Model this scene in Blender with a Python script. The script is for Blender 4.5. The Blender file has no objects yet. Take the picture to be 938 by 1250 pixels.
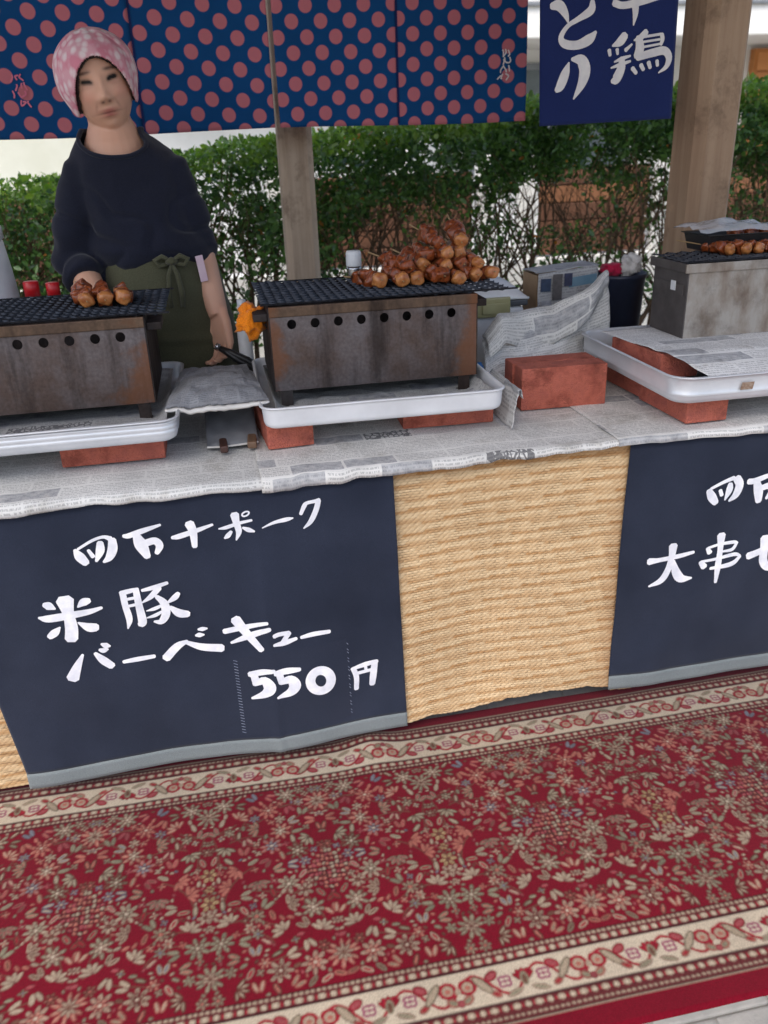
import bpy, bmesh, math, random
import numpy as np
from math import sin, cos, pi, radians, sqrt, exp, floor
from mathutils import Vector, Matrix, noise as mnoise
random.seed(7); RNG = np.random.default_rng(7)
SC = bpy.context.scene
COL = SC.collection

# ------------------------------------------------------------------ camera
YAW, PIT, ROL = radians(10.6), radians(23.7), radians(2.2)
fw = Vector((sin(YAW)*cos(PIT), cos(YAW)*cos(PIT), -sin(PIT)))
r0 = Vector((cos(YAW), -sin(YAW), 0)); u0 = r0.cross(fw)
rr = r0*cos(ROL) - u0*sin(ROL); uu = r0*sin(ROL) + u0*cos(ROL)
cam_data = bpy.data.cameras.new('camera'); cam = bpy.data.objects.new('camera', cam_data); COL.objects.link(cam)
M = Matrix((rr, uu, -fw)).transposed().to_4x4(); M.translation = (0, -1.58, 1.293)
cam.matrix_world = M
cam_data.sensor_fit = 'HORIZONTAL'; cam_data.sensor_width = 36; cam_data.lens = 36*1018/938
cam_data.clip_start = .05; cam_data.clip_end = 400
cam_data.dof.use_dof = True; cam_data.dof.focus_distance = 1.75; cam_data.dof.aperture_fstop = 5.6
SC.camera = cam
# ------------------------------------------------------------------ sky, sun, exposure
SUN_EL, SUN_AZ = radians(58), radians(215)     # azimuth clockwise from +Y: behind the camera, to its left
world = bpy.data.worlds.new('World'); SC.world = world; world.use_nodes = True
wn = world.node_tree.nodes; wl = world.node_tree.links
sky = wn.new('ShaderNodeTexSky'); sky.sky_type = 'NISHITA'; sky.sun_disc = False
sky.sun_elevation = SUN_EL; sky.sun_rotation = SUN_AZ; sky.air_density = 1.0; sky.dust_density = 4.0; sky.ozone_density = 1.0
wl.new(sky.outputs[0], wn['Background'].inputs[0]); wn['Background'].inputs[1].default_value = .15
sd = bpy.data.lights.new('sun', 'SUN'); sd.energy = 1.5; sd.angle = radians(50); sd.color = (1, .97, .93)
so = bpy.data.objects.new('sun', sd); COL.objects.link(so)
sv = Vector((sin(SUN_AZ)*cos(SUN_EL), cos(SUN_AZ)*cos(SUN_EL), sin(SUN_EL)))
so.rotation_euler = sv.to_track_quat('Z', 'Y').to_euler(); so.location = (-3, -4, 8)
SC.view_settings.view_transform = 'Standard'; SC.view_settings.look = 'None'
SC.view_settings.exposure = 1.05; SC.view_settings.gamma = 1; SC.view_settings.use_curve_mapping = False
SC.cycles.max_bounces = 6

# ------------------------------------------------------------------ helpers
def lin(r, g, b):
    f = lambda c: (c/255/12.92) if c/255 <= .04045 else ((c/255+.055)/1.055)**2.4
    return (f(r), f(g), f(b))

class G:
    """collects vertices and faces; build() links them as one mesh object"""
    def __init__(s): s.v = []; s.f = []; s.uv = None
    def add(s, vs, fs):
        o = len(s.v); s.v += [tuple(p) for p in vs]; s.f += [tuple(i+o for i in f) for f in fs]; return s
    def box(s, x0, x1, y0, y1, z0, z1):
        return s.add([(x0,y0,z0),(x1,y0,z0),(x1,y1,z0),(x0,y1,z0),(x0,y0,z1),(x1,y0,z1),(x1,y1,z1),(x0,y1,z1)],
            [(3,2,1,0),(4,5,6,7),(0,1,5,4),(1,2,6,5),(2,3,7,6),(3,0,4,7)])
    def obox(s, c, d, rz=0, rx=0, ry=0):
        R = Matrix.Rotation(rz,3,'Z') @ Matrix.Rotation(ry,3,'Y') @ Matrix.Rotation(rx,3,'X'); a,b,e = d[0]/2,d[1]/2,d[2]/2
        P = [(-a,-b,-e),(a,-b,-e),(a,b,-e),(-a,b,-e),(-a,-b,e),(a,-b,e),(a,b,e),(-a,b,e)]
        return s.add([R@Vector(p)+Vector(c) for p in P], [(3,2,1,0),(4,5,6,7),(0,1,5,4),(1,2,6,5),(2,3,7,6),(3,0,4,7)])
    def tube(s, pts, rad, n=8, cap=True, sx=1.0):
        P = [Vector(p) for p in pts]; k = len(P)
        if not hasattr(rad, '__len__'): rad = [rad]*k
        vs = []; prev = None
        for i, p in enumerate(P):
            t = (P[min(i+1,k-1)] - P[max(i-1,0)]).normalized()
            if prev is None:
                a = t.orthogonal().normalized() if abs(t.z) > .95 or abs(t.z) < .05 else t.cross(Vector((0,0,1))).normalized()
            else:
                a = (prev - t*prev.dot(t)).normalized()
            prev = a; b = t.cross(a)
            for j in range(n):
                q = 2*pi*j/n; vs.append(p + (a*cos(q)*sx + b*sin(q))*rad[i])
        fs = [(i*n+j, i*n+(j+1)%n, (i+1)*n+(j+1)%n, (i+1)*n+j) for i in range(k-1) for j in range(n)]
        if cap: fs += [tuple(range(n-1,-1,-1)), tuple((k-1)*n+j for j in range(n))]
        return s.add(vs, fs)
    def lathe(s, prof, c=(0,0,0), n=20, cap=True):
        vs = [(c[0]+r*cos(2*pi*j/n), c[1]+r*sin(2*pi*j/n), c[2]+z) for r, z in prof for j in range(n)]
        fs = [(i*n+j, i*n+(j+1)%n, (i+1)*n+(j+1)%n, (i+1)*n+j) for i in range(len(prof)-1) for j in range(n)]
        if cap: fs += [tuple(range(n-1,-1,-1)), tuple((len(prof)-1)*n+j for j in range(n))]
        return s.add(vs, fs)
    def loft(s, rings, n=32, cap=True, power=2.0, wob=None):
        """rings: (cx, cy, z, rx, ry)"""
        vs = []
        for i, (cx,cy,z,rx,ry) in enumerate(rings):
            for j in range(n):
                a = 2*pi*j/n; ca, sa = cos(a), sin(a)
                k = (abs(ca)**power + abs(sa)**power)**(-1/power)
                w = 1 + (wob(a, z) if wob else 0)
                vs.append((cx+rx*ca*k*w, cy+ry*sa*k*w, z))
        m = len(rings)
        fs = [(i*n+j, (i+1)*n+j, (i+1)*n+(j+1)%n, i*n+(j+1)%n) for i in range(m-1) for j in range(n)]
        if cap: fs += [tuple(range(n)), tuple((m-1)*n+j for j in range(n-1,-1,-1))]
        return s.add(vs, fs)
    def sheet(s, fn, nu, nv, uvs=(1,1)):
        vs = [fn(i/nu, j/nv) for j in range(nv+1) for i in range(nu+1)]
        fs = [(j*(nu+1)+i, j*(nu+1)+i+1, (j+1)*(nu+1)+i+1, (j+1)*(nu+1)+i) for j in range(nv) for i in range(nu)]
        o = len(s.v); s.add(vs, fs)
        if s.uv is None: s.uv = {}
        for j in range(nv+1):
            for i in range(nu+1): s.uv[o+j*(nu+1)+i] = (i/nu*uvs[0], j/nv*uvs[1])
        return s
    def build(s, name, mat, parent=None, smooth=False, bevel=0, seg=2, solid=0, local=False, sub=0, autosmooth=None):
        me = bpy.data.meshes.new(name)
        off = Vector((0,0,0))
        if parent is not None and not local:
            p = parent
            while p is not None: off += p.location; p = p.parent
        me.from_pydata([(v[0]-off.x, v[1]-off.y, v[2]-off.z) for v in s.v], [], s.f)
        if s.uv:
            ul = me.uv_layers.new(name='UVMap')
            vi = np.empty(len(me.loops), dtype=np.int32); me.loops.foreach_get('vertex_index', vi)
            arr = np.zeros((len(s.v), 2), dtype=np.float32)
            for k, t in s.uv.items(): arr[k] = t
            ul.data.foreach_set('uv', arr[vi].ravel())
        if bevel > 0:
            bm = bmesh.new(); bm.from_mesh(me)
            es = [e for e in bm.edges if len(e.link_faces) == 2 and e.calc_face_angle(0) > .6]
            bmesh.ops.bevel(bm, geom=es, offset=bevel, segments=seg, affect='EDGES', profile=.6)
            bm.to_mesh(me); bm.free()
        if smooth: me.polygons.foreach_set('use_smooth', [True]*len(me.polygons))
        ob = bpy.data.objects.new(name, me); COL.objects.link(ob)
        if mat is not None: me.materials.append(mat)
        if parent is not None: ob.parent = parent
        if solid:
            m = ob.modifiers.new('solid', 'SOLIDIFY'); m.thickness = solid; m.offset = 0
        if sub:
            m = ob.modifiers.new('sub', 'SUBSURF'); m.levels = sub; m.render_levels = sub
        return ob

def tag(o, label=None, cat=None, group=None, kind=None):
    if label: o['label'] = label
    if cat: o['category'] = cat
    if group: o['group'] = group
    if kind: o['kind'] = kind
    return o
def thing(name, loc, label, cat, group=None, rz=0):
    o = bpy.data.objects.new(name, None); COL.objects.link(o); o.location = loc; o.rotation_euler = (0,0,rz)
    o.empty_display_size = .05
    return tag(o, label, cat, group)
def copy_tree(o, parent=None):
    c = o.copy(); COL.objects.link(c); c.parent = parent
    for ch in o.children: copy_tree(ch, c)
    return c
def np_mesh(name, V, F, mat, parent=None, col=None, smooth=True):
    """V (n,3) float, F (m,4) int quads; col (n,3) linear colours"""
    me = bpy.data.meshes.new(name); k = F.shape[1]
    me.vertices.add(len(V)); me.vertices.foreach_set('co', V.astype(np.float32).ravel())
    me.loops.add(F.size); me.loops.foreach_set('vertex_index', F.astype(np.int32).ravel())
    me.polygons.add(len(F)); me.polygons.foreach_set('loop_start', np.arange(0, F.size, k, dtype=np.int32))
    me.polygons.foreach_set('loop_total', np.full(len(F), k, dtype=np.int32))
    if smooth: me.polygons.foreach_set('use_smooth', np.ones(len(F), dtype=bool))
    me.update(calc_edges=True); me.validate()
    if col is not None:
        a = me.color_attributes.new('Col', 'FLOAT_COLOR', 'POINT')
        c4 = np.ones((len(V),4), dtype=np.float32); c4[:,:3] = col; a.data.foreach_set('color', c4.ravel())
    ob = bpy.data.objects.new(name, me); COL.objects.link(ob); me.materials.append(mat)
    if parent is not None: ob.parent = parent
    return ob
def grid_faces(nu, nv):
    j, i = np.mgrid[0:nv-1, 0:nu-1]; a = (j*nu+i).ravel()
    return np.stack([a, a+1, a+1+nu, a+nu], 1)

# ------------------------------------------------------------------ materials
def new_mat(name):
    m = bpy.data.materials.new(name); m.use_nodes = True
    return m, m.node_tree.nodes, m.node_tree.links, m.node_tree.nodes['Principled BSDF']
def N(nodes, t, **kw):
    n = nodes.new('ShaderNode'+t)
    for k, v in kw.items():
        if k in n.inputs: n.inputs[k].default_value = v
        else: setattr(n, k, v)
    return n
def ramp(nodes, stops):
    r = nodes.new('ShaderNodeValToRGB'); e = r.color_ramp.elements
    while len(e) < len(stops): e.new(.5)
    for q, (p, c) in zip(e, stops): q.position = p; q.color = (*c, 1)
    return r
def math_(nodes, links, op, a, b=None, c=None):
    m = nodes.new('ShaderNodeMath'); m.operation = op
    for i, x in enumerate((a, b, c)):
        if x is None: continue
        if isinstance(x, (int, float)): m.inputs[i].default_value = x
        else: links.new(x, m.inputs[i])
    return m.outputs[0]
def mixc(nodes, links, fac, a, b, blend='MIX'):
    m = nodes.new('ShaderNodeMix'); m.data_type = 'RGBA'; m.blend_type = blend
    for s, x in ((m.inputs[0], fac), (m.inputs[6], a), (m.inputs[7], b)):
        if isinstance(x, (int, float)): s.default_value = x
        elif isinstance(x, tuple): s.default_value = (*x, 1) if len(x) == 3 else x
        else: links.new(x, s)
    return m.outputs[2]
def add_bump(nodes, links, b, height, strength, dist=.002):
    n = nodes.new('ShaderNodeBump'); n.inputs['Strength'].default_value = strength; n.inputs['Distance'].default_value = dist
    links.new(height, n.inputs['Height']); links.new(n.outputs[0], b.inputs['Normal'])
def pm(name, c1, c2=None, scale=8, rough=.6, metal=0, bump=.15, bscale=60, bdist=.002, stretch=(1,1,1), lo=.35, hi=.65, spec=.5, c3=None, rvar=0, mott=0):
    """noise-mixed two or three colours, with a fine bump"""
    m, n, l, b = new_mat(name); tc = N(n, 'TexCoord'); mp = N(n, 'Mapping'); mp.inputs['Scale'].default_value = stretch
    l.new(tc.outputs['Object'], mp.inputs['Vector'])
    nz = N(n, 'TexNoise', Scale=scale, Detail=6.0, Roughness=.6); l.new(mp.outputs[0], nz.inputs['Vector'])
    st = [(lo, c1), (hi, c2 or c1)]
    if c3: st = [(lo, c1), ((lo+hi)/2, c2), (hi, c3)]
    r = ramp(n, st); l.new(nz.outputs['Fac'], r.inputs[0]); out = r.outputs[0]
    if mott:      # stains and worn patches
        n4 = N(n, 'TexNoise', Scale=mott, Detail=7.0, Roughness=.7); l.new(tc.outputs['Object'], n4.inputs['Vector'])
        r4 = ramp(n, [(.32, (.55,.52,.50)), (.46, (.95,.95,.95)), (.62, (1.0,1.0,1.0)), (.74, (1.25,1.2,1.15))]); l.new(n4.outputs['Fac'], r4.inputs[0])
        out = mixc(n, l, 1.0, out, r4.outputs[0], 'MULTIPLY')
    l.new(out, b.inputs['Base Color'])
    b.inputs['Roughness'].default_value = rough; b.inputs['Metallic'].default_value = metal; b.inputs['Specular IOR Level'].default_value = spec
    if rvar:
        mr = N(n, 'MapRange'); mr.inputs['To Min'].default_value = rough-rvar; mr.inputs['To Max'].default_value = rough+rvar
        l.new(nz.outputs['Fac'], mr.inputs['Value']); l.new(mr.outputs[0], b.inputs['Roughness'])
    if bump:
        n2 = N(n, 'TexNoise', Scale=bscale, Detail=4.0); l.new(mp.outputs[0], n2.inputs['Vector'])
        add_bump(n, l, b, n2.outputs['Fac'], bump, bdist)
    return m
def vcol_mat(name, rough=.9, bump=.2, bscale=300, bdist=.001, spec=.2, sheen=0, var=.12):
    m, n, l, b = new_mat(name); vc = N(n, 'VertexColor', layer_name='Col'); tc = N(n, 'TexCoord')
    nz = N(n, 'TexNoise', Scale=bscale, Detail=3.0); l.new(tc.outputs['Object'], nz.inputs['Vector'])
    n3 = N(n, 'TexNoise', Scale=6.0, Detail=4.0); l.new(tc.outputs['Object'], n3.inputs['Vector'])
    r = ramp(n, [(.3, (1-var,)*3), (.7, (1,1,1))]); l.new(n3.outputs['Fac'], r.inputs[0])
    l.new(mixc(n, l, 1.0, vc.outputs['Color'], r.outputs[0], 'MULTIPLY'), b.inputs['Base Color'])
    b.inputs['Roughness'].default_value = rough; b.inputs['Specular IOR Level'].default_value = spec
    if sheen: b.inputs['Sheen Weight'].default_value = sheen
    add_bump(n, l, b, nz.outputs['Fac'], bump, bdist)
    return m
def cloth_mat(name, col, col2=None, weave=900, rough=.9, bump=.3, var=.2):
    m, n, l, b = new_mat(name); tc = N(n, 'TexCoord')
    nz = N(n, 'TexNoise', Scale=5.0, Detail=5.0); l.new(tc.outputs['Object'], nz.inputs['Vector'])
    c2 = col2 or tuple(c*(1+var) for c in col)
    r = ramp(n, [(.3, col), (.7, c2)]); l.new(nz.outputs['Fac'], r.inputs[0])
    w = N(n, 'TexNoise', Scale=weave, Detail=2.0); l.new(tc.outputs['Object'], w.inputs['Vector'])
    r2 = ramp(n, [(.3, (.72,)*3), (.7, (1.15,)*3)]); l.new(w.outputs['Fac'], r2.inputs[0])
    l.new(mixc(n, l, 1.0, r.outputs[0], r2.outputs[0], 'MULTIPLY'), b.inputs['Base Color'])
    b.inputs['Roughness'].default_value = rough; b.inputs['Specular IOR Level'].default_value = .2
    b.inputs['Sheen Weight'].default_value = .15
    add_bump(n, l, b, w.outputs['Fac'], bump, .001)
    return m
def wood_mat(name, c1, c2, axis='Z', rough=.75, sc=30, mott=0):
    st = {'Z': (sc, sc, sc*.05), 'X': (sc*.05, sc, sc), 'Y': (sc, sc*.05, sc)}[axis]
    return pm(name, c1, c2, 1.0, rough, 0, .4, 2.5, .002, st, .3, .7, mott=mott)
def polka_mat(name, base, dot, cx=.083, cz=.078, r=.019, shear=0.0):
    m, n, l, b = new_mat(name); uv = N(n, 'UVMap'); sp = N(n, 'SeparateXYZ'); l.new(uv.outputs[0], sp.inputs[0])
    u, v = sp.outputs[0], sp.outputs[1]
    v = math_(n, l, 'ADD', v, math_(n, l, 'MULTIPLY', u, shear))
    def dots(ox, oz):
        a = math_(n, l, 'SUBTRACT', math_(n, l, 'FRACT', math_(n, l, 'ADD', math_(n, l, 'DIVIDE', u, cx), ox)), .5)
        c = math_(n, l, 'SUBTRACT', math_(n, l, 'FRACT', math_(n, l, 'ADD', math_(n, l, 'DIVIDE', v, cz), oz)), .5)
        a = math_(n, l, 'MULTIPLY', a, cx); c = math_(n, l, 'MULTIPLY', c, cz)
        return math_(n, l, 'SQRT', math_(n, l, 'ADD', math_(n, l, 'MULTIPLY', a, a), math_(n, l, 'MULTIPLY', c, c)))
    d = math_(n, l, 'MINIMUM', dots(0, 0), dots(.5, .5))
    mr = N(n, 'MapRange'); mr.inputs['From Min'].default_value = r-.0012; mr.inputs['From Max'].default_value = r+.0012
    mr.inputs['To Min'].default_value = 1; mr.inputs['To Max'].default_value = 0; l.new(d, mr.inputs['Value'])
    tc = N(n, 'TexCoord'); nz = N(n, 'TexNoise', Scale=7.0, Detail=5.0); l.new(tc.outputs['Object'], nz.inputs['Vector'])
    rp = ramp(n, [(.3, tuple(c*.82 for c in base)), (.7, base)]); l.new(nz.outputs['Fac'], rp.inputs[0])
    l.new(mixc(n, l, mr.outputs[0], rp.outputs[0], dot), b.inputs['Base Color'])
    b.inputs['Roughness'].default_value = .9; b.inputs['Specular IOR Level'].default_value = .15
    w = N(n, 'TexNoise', Scale=700.0, Detail=2.0); l.new(tc.outputs['Object'], w.inputs['Vector']); add_bump(n, l, b, w.outputs['Fac'], .25, .001)
    return m
def paper_mat(name, tint=(.62,.61,.58), seed=0.0, dark=.0):
    """newsprint: columns of grey text lines, headline and picture blocks, from the sheet's own UV in metres"""
    m, n, l, b = new_mat(name); uv = N(n, 'UVMap'); mp = N(n, 'Mapping'); mp.inputs['Location'].default_value = (seed*.37, seed*.53, seed)
    l.new(uv.outputs[0], mp.inputs['Vector'])
    br = N(n, 'TexBrick', Scale=1.0); br.inputs['Brick Width'].default_value = .11; br.inputs['Row Height'].default_value = .047
    br.inputs['Mortar Size'].default_value = .0028; br.inputs['Mortar Smooth'].default_value = .1; br.inputs['Bias'].default_value = .1
    br.inputs['Color1'].default_value = (0,0,0,1); br.inputs['Color2'].default_value = (1,1,1,1); br.inputs['Mortar'].default_value = (.5,.5,.5,1)
    br.offset = .37; br.squash = 1.6; br.squash_frequency = 3
    l.new(mp.outputs[0], br.inputs['Vector'])
    wv = N(n, 'TexWave', Scale=38.0, Distortion=0.0); wv.bands_direction = 'Y'; l.new(mp.outputs[0], wv.inputs['Vector'])
    nz = N(n, 'TexNoise', Scale=1.0, Detail=2.0); m2 = N(n, 'Mapping'); m2.inputs['Scale'].default_value = (420, 90, 1)
    l.new(mp.outputs[0], m2.inputs['Vector']); l.new(m2.outputs[0], nz.inputs['Vector'])
    ink = math_(n, l, 'MULTIPLY', math_(n, l, 'GREATER_THAN', wv.outputs['Fac'], .45), math_(n, l, 'GREATER_THAN', nz.outputs['Fac'], .47))
    inblock = math_(n, l, 'SUBTRACT', 1.0, br.outputs['Fac'])
    ink = math_(n, l, 'MULTIPLY', ink, inblock)
    big = N(n, 'TexNoise', Scale=9.0, Detail=1.0); l.new(mp.outputs[0], big.inputs['Vector'])
    pic = math_(n, l, 'MULTIPLY', math_(n, l, 'GREATER_THAN', br.outputs['Color'], .95), inblock)
    c = mixc(n, l, math_(n, l, 'MULTIPLY', ink, .42), tint, (.10,.10,.11))
    pn = N(n, 'TexNoise', Scale=60.0, Detail=5.0); l.new(mp.outputs[0], pn.inputs['Vector'])
    pr = ramp(n, [(.3, (.12,.13,.16)), (.55, (.34,.35,.38)), (.75, (.55,.52,.5))]); l.new(pn.outputs['Fac'], pr.inputs[0])
    c = mixc(n, l, math_(n, l, 'MULTIPLY', pic, .6), c, pr.outputs[0])
    m3 = N(n, 'Mapping'); m3.inputs['Scale'].default_value = (95, 62, 1); l.new(mp.outputs[0], m3.inputs['Vector'])      # headlines
    hn = N(n, 'TexVoronoi', Scale=1.0); hn.feature = 'DISTANCE_TO_EDGE'; l.new(m3.outputs[0], hn.inputs['Vector'])
    hd = math_(n, l, 'MULTIPLY', math_(n, l, 'LESS_THAN', hn.outputs['Distance'], .13), math_(n, l, 'MULTIPLY', inblock, math_(n, l, 'LESS_THAN', br.outputs['Color'], .12)))
    c = mixc(n, l, math_(n, l, 'MULTIPLY', hd, .75), c, (.07,.07,.08))
    sn = N(n, 'TexNoise', Scale=5.0, Detail=8.0, Roughness=.7); l.new(mp.outputs[0], sn.inputs['Vector'])                  # soot and grease
    sr_ = ramp(n, [(.30, (.62,.59,.55)), (.44, (1,1,1))]); l.new(sn.outputs['Fac'], sr_.inputs[0]); c = mixc(n, l, 1.0, c, sr_.outputs[0], 'MULTIPLY')
    r2 = ramp(n, [(.35, (.86,.86,.86)), (.65, (1,1,1))]); l.new(big.outputs['Fac'], r2.inputs[0])
    c = mixc(n, l, 1.0, c, r2.outputs[0], 'MULTIPLY')
    l.new(c, b.inputs['Base Color']); b.inputs['Roughness'].default_value = .85; b.inputs['Specular IOR Level'].default_value = .25
    tc = N(n, 'TexCoord'); fn = N(n, 'TexNoise', Scale=22.0, Detail=5.0); l.new(tc.outputs['Object'], fn.inputs['Vector']); add_bump(n, l, b, fn.outputs['Fac'], .5, .004)
    return m
def steel_mat(name, base, tint, soot, rough=.42, metal=.75, sc=7, rust=lin(122,78,50)):
    """heat-stained sheet steel: grey metal, brown heat tint, soot streaks running down"""
    m, n, l, b = new_mat(name); tc = N(n, 'TexCoord')
    a = N(n, 'TexNoise', Scale=sc, Detail=8.0, Roughness=.65); l.new(tc.outputs['Object'], a.inputs['Vector'])
    mp = N(n, 'Mapping'); mp.inputs['Scale'].default_value = (22, 22, 3.0); l.new(tc.outputs['Object'], mp.inputs['Vector'])
    s = N(n, 'TexNoise', Scale=1.0, Detail=6.0, Roughness=.6); l.new(mp.outputs[0], s.inputs['Vector'])
    ra = ramp(n, [(.38, base), (.62, tint)]); l.new(a.outputs['Fac'], ra.inputs[0])
    rs = ramp(n, [(.50, (0,0,0)), (.68, (1,1,1))]); l.new(s.outputs['Fac'], rs.inputs[0])
    g = N(n, 'TexNoise', Scale=140.0, Detail=3.0); l.new(tc.outputs['Object'], g.inputs['Vector'])
    rg = ramp(n, [(.3, (.78,.78,.78)), (.7, (1.1,1.1,1.1))]); l.new(g.outputs['Fac'], rg.inputs[0])
    c = mixc(n, l, math_(n, l, 'MULTIPLY', rs.outputs[0], .75), ra.outputs[0], soot)
    c = mixc(n, l, 1.0, c, rg.outputs[0], 'MULTIPLY')
    l.new(c, b.inputs['Base Color']); b.inputs['Metallic'].default_value = metal
    mr = N(n, 'MapRange'); mr.inputs['To Min'].default_value = rough-.1; mr.inputs['To Max'].default_value = rough+.25
    l.new(s.outputs['Fac'], mr.inputs['Value']); l.new(mr.outputs[0], b.inputs['Roughness'])
    gx = N(n, 'SeparateXYZ'); l.new(tc.outputs['Generated'], gx.inputs[0])      # rust creeping in from the welded ends
    ed = math_(n, l, 'ABSOLUTE', math_(n, l, 'SUBTRACT', gx.outputs[0], .5)); ed = math_(n, l, 'ADD', ed, math_(n, l, 'MULTIPLY', math_(n, l, 'SUBTRACT', a.outputs['Fac'], .5), .55))
    er = ramp(n, [(.435, (0,0,0)), (.50, (1,1,1))]); l.new(ed, er.inputs[0])
    l.new(mixc(n, l, math_(n, l, 'MULTIPLY', er.outputs[0], .6), c, rust), b.inputs['Base Color'])
    add_bump(n, l, b, a.outputs['Fac'], .25, .004)
    return m

MT = {}
MT['navy'] = cloth_mat('navy_cotton', lin(28,35,51), lin(43,50,67))
MT['navy2'] = cloth_mat('indigo_cotton', lin(22,36,84), lin(28,42,92))
MT['hem'] = cloth_mat('grey_hem', lin(112,120,122), lin(126,133,134))
MT['letter'] = pm('white_letter_paint', lin(214,216,224), lin(244,244,246), 28, .8, 0, .2, 500, .001)
MT['print'] = pm('undyed_letter_print', lin(205,200,200), lin(222,217,212), 30, .9, 0, .2, 500, .001)
MT['brick'] = pm('red_brick', lin(158,80,64), lin(190,104,84), 18, .92, 0, 1.0, 230, .006, c3=lin(170,92,78), mott=14)
MT['tray'] = pm('anodised_tray', lin(222,224,228), lin(205,208,213), 9, .33, .35, .08, 40, .002)
MT['enamel'] = pm('white_enamel', lin(228,229,232), lin(212,213,216), 8, .35, .1, .06, 40, .002)
MT['steel'] = steel_mat('heat_stained_steel', lin(112,106,108), lin(92,78,73), lin(46,39,37))
MT['steel_rim'] = steel_mat('scorched_rim_steel', lin(108,88,72), lin(88,72,62), lin(46,37,33), .5)
MT['steel_dark'] = steel_mat('sooty_steel', lin(70,66,66), lin(58,48,44), lin(28,25,24), .55, rust=lin(52,42,38))
MT['rusty'] = pm('rusty_galvanised', lin(166,160,152), lin(140,128,116), 14, .55, .2, .3, 80, .003, stretch=(1,1,.5), c3=lin(98,74,60), lo=.40, hi=.72, mott=8)
MT['mesh'] = pm('blackened_wire', lin(34,36,42), lin(60,62,68), 60, .42, .7, .2, 200)
MT['hole'] = pm('soot_black', (.006,.006,.006), (.012,.011,.01), 30, .95, 0, 0)
MT['meat'] = pm('grilled_meat', lin(84,36,20), lin(150,76,38), 55, .30, 0, .6, 120, .003, c3=lin(48,20,14), lo=.32, hi=.66)
MT['leek'] = pm('grilled_potato', lin(198,134,78), lin(146,78,38), 70, .32, 0, .4, 150, .002, lo=.35, hi=.68)
MT['bamboo'] = wood_mat('bamboo_stick', lin(176,146,104), lin(150,120,82), 'Y', .7, 60)
MT['post'] = wood_mat('weathered_timber', lin(156,134,112), lin(198,178,156), 'Z', .85, 26, mott=9)
MT['post2'] = wood_mat('brown_timber', lin(142,114,90), lin(176,148,120), 'Z', .8, 26, mott=7)
MT['beam'] = wood_mat('beam_timber', lin(120,98,80), lin(140,116,95), 'X', .85, 26)
MT['board'] = wood_mat('roof_board', lin(120,98,78), lin(146,122,98), 'Y', .85, 20)
MT['black'] = pm('black_plastic', lin(22,22,24), lin(32,32,34), 30, .4, 0, .1, 200)
MT['white_plastic'] = pm('white_plastic', lin(222,224,226), lin(210,212,214), 20, .4, 0, .05, 100)
MT['olive_plastic'] = pm('olive_plastic', lin(150,146,104), lin(162,158,116), 20, .4, 0, .05, 100)
MT['red_plastic'] = pm('red_plastic', lin(190,28,36), lin(170,22,30), 20, .4, 0, .05, 100)
MT['orange'] = cloth_mat('orange_cloth', lin(226,120,20), lin(240,140,30), 500)
MT['chrome'] = pm('brushed_steel', lin(190,192,196), lin(170,172,176), 10, .25, 1.0, .05, 300, stretch=(1,1,30))
# ================================================================== THE SETTING
# ---- ground: one sheet to the horizon, paving stones laid on it round the stall
m, n, l, b = new_mat('far_paving'); tc = N(n, 'TexCoord')
br = N(n, 'TexBrick', Scale=1.0); br.inputs['Brick Width'].default_value = .2; br.inputs['Row Height'].default_value = .1; br.inputs['Mortar Size'].default_value = .003
br.inputs['Color1'].default_value = (*lin(126,124,120),1); br.inputs['Color2'].default_value = (*lin(140,137,132),1); br.inputs['Mortar'].default_value = (*lin(96,94,90),1)
l.new(tc.outputs['Object'], br.inputs['Vector']); l.new(br.outputs['Color'], b.inputs['Base Color']); b.inputs['Roughness'].default_value = .9
ground = G().box(-150, 150, -60, 220, -.3, 0).build('ground', m); tag(ground, kind='structure')
pav = bpy.data.objects.new('pavement', None); COL.objects.link(pav); tag(pav, 'grey block paving under the carpet and the stall', kind='structure')
MT['paver'] = [pm('paver_%d' % i, lin(c-6,c-7,c-10), lin(c+8,c+6,c+2), 25, .92, 0, .6, 220, .002) for i, c in enumerate((116, 124, 132))]
pm_ = []
for k in range(3):
    o = G().box(-.0985,.0985,-.0485,.0485,0,.05).build('paving_stone', MT['paver'][k], pav, bevel=.004); pm_.append(o)
first = [True]*3
for r in range(21):
    for c in range(15):
        k = random.randrange(3)
        o = pm_[k] if first[k] else pm_[k].copy()
        if not first[k]: COL.objects.link(o)
        first[k] = False
        o.location = (-1.15+.2*c+(.1 if r%2 else 0), -1.35+.1*r, -.047+random.uniform(-.0008,.0012)); o.rotation_euler = (random.uniform(-.004,.004), random.uniform(-.004,.004), random.uniform(-.006,.006))

# ---- background building
bld = thing('building', (6, 9, 0), 'white building with deep eaves and an orange timber bay behind the hedge', 'building')
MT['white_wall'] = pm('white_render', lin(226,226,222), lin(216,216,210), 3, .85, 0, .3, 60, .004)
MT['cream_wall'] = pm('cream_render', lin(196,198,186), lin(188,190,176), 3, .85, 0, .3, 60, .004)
MT['orange_wood'] = wood_mat('orange_cladding', lin(176,112,58), lin(196,130,70), 'X', .6, 12)
MT['grey_metal'] = pm('grey_gutter', lin(130,134,138), lin(116,120,124), 10, .5, .3, .1, 40)
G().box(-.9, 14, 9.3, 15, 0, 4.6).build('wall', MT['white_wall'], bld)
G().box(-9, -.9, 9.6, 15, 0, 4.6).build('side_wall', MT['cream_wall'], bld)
fa = G().box(-1.1, 14.2, 8.2, 9.3, 2.30, 2.92).build('eaves_fascia', MT['white_wall'], bld, bevel=.02)
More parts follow.
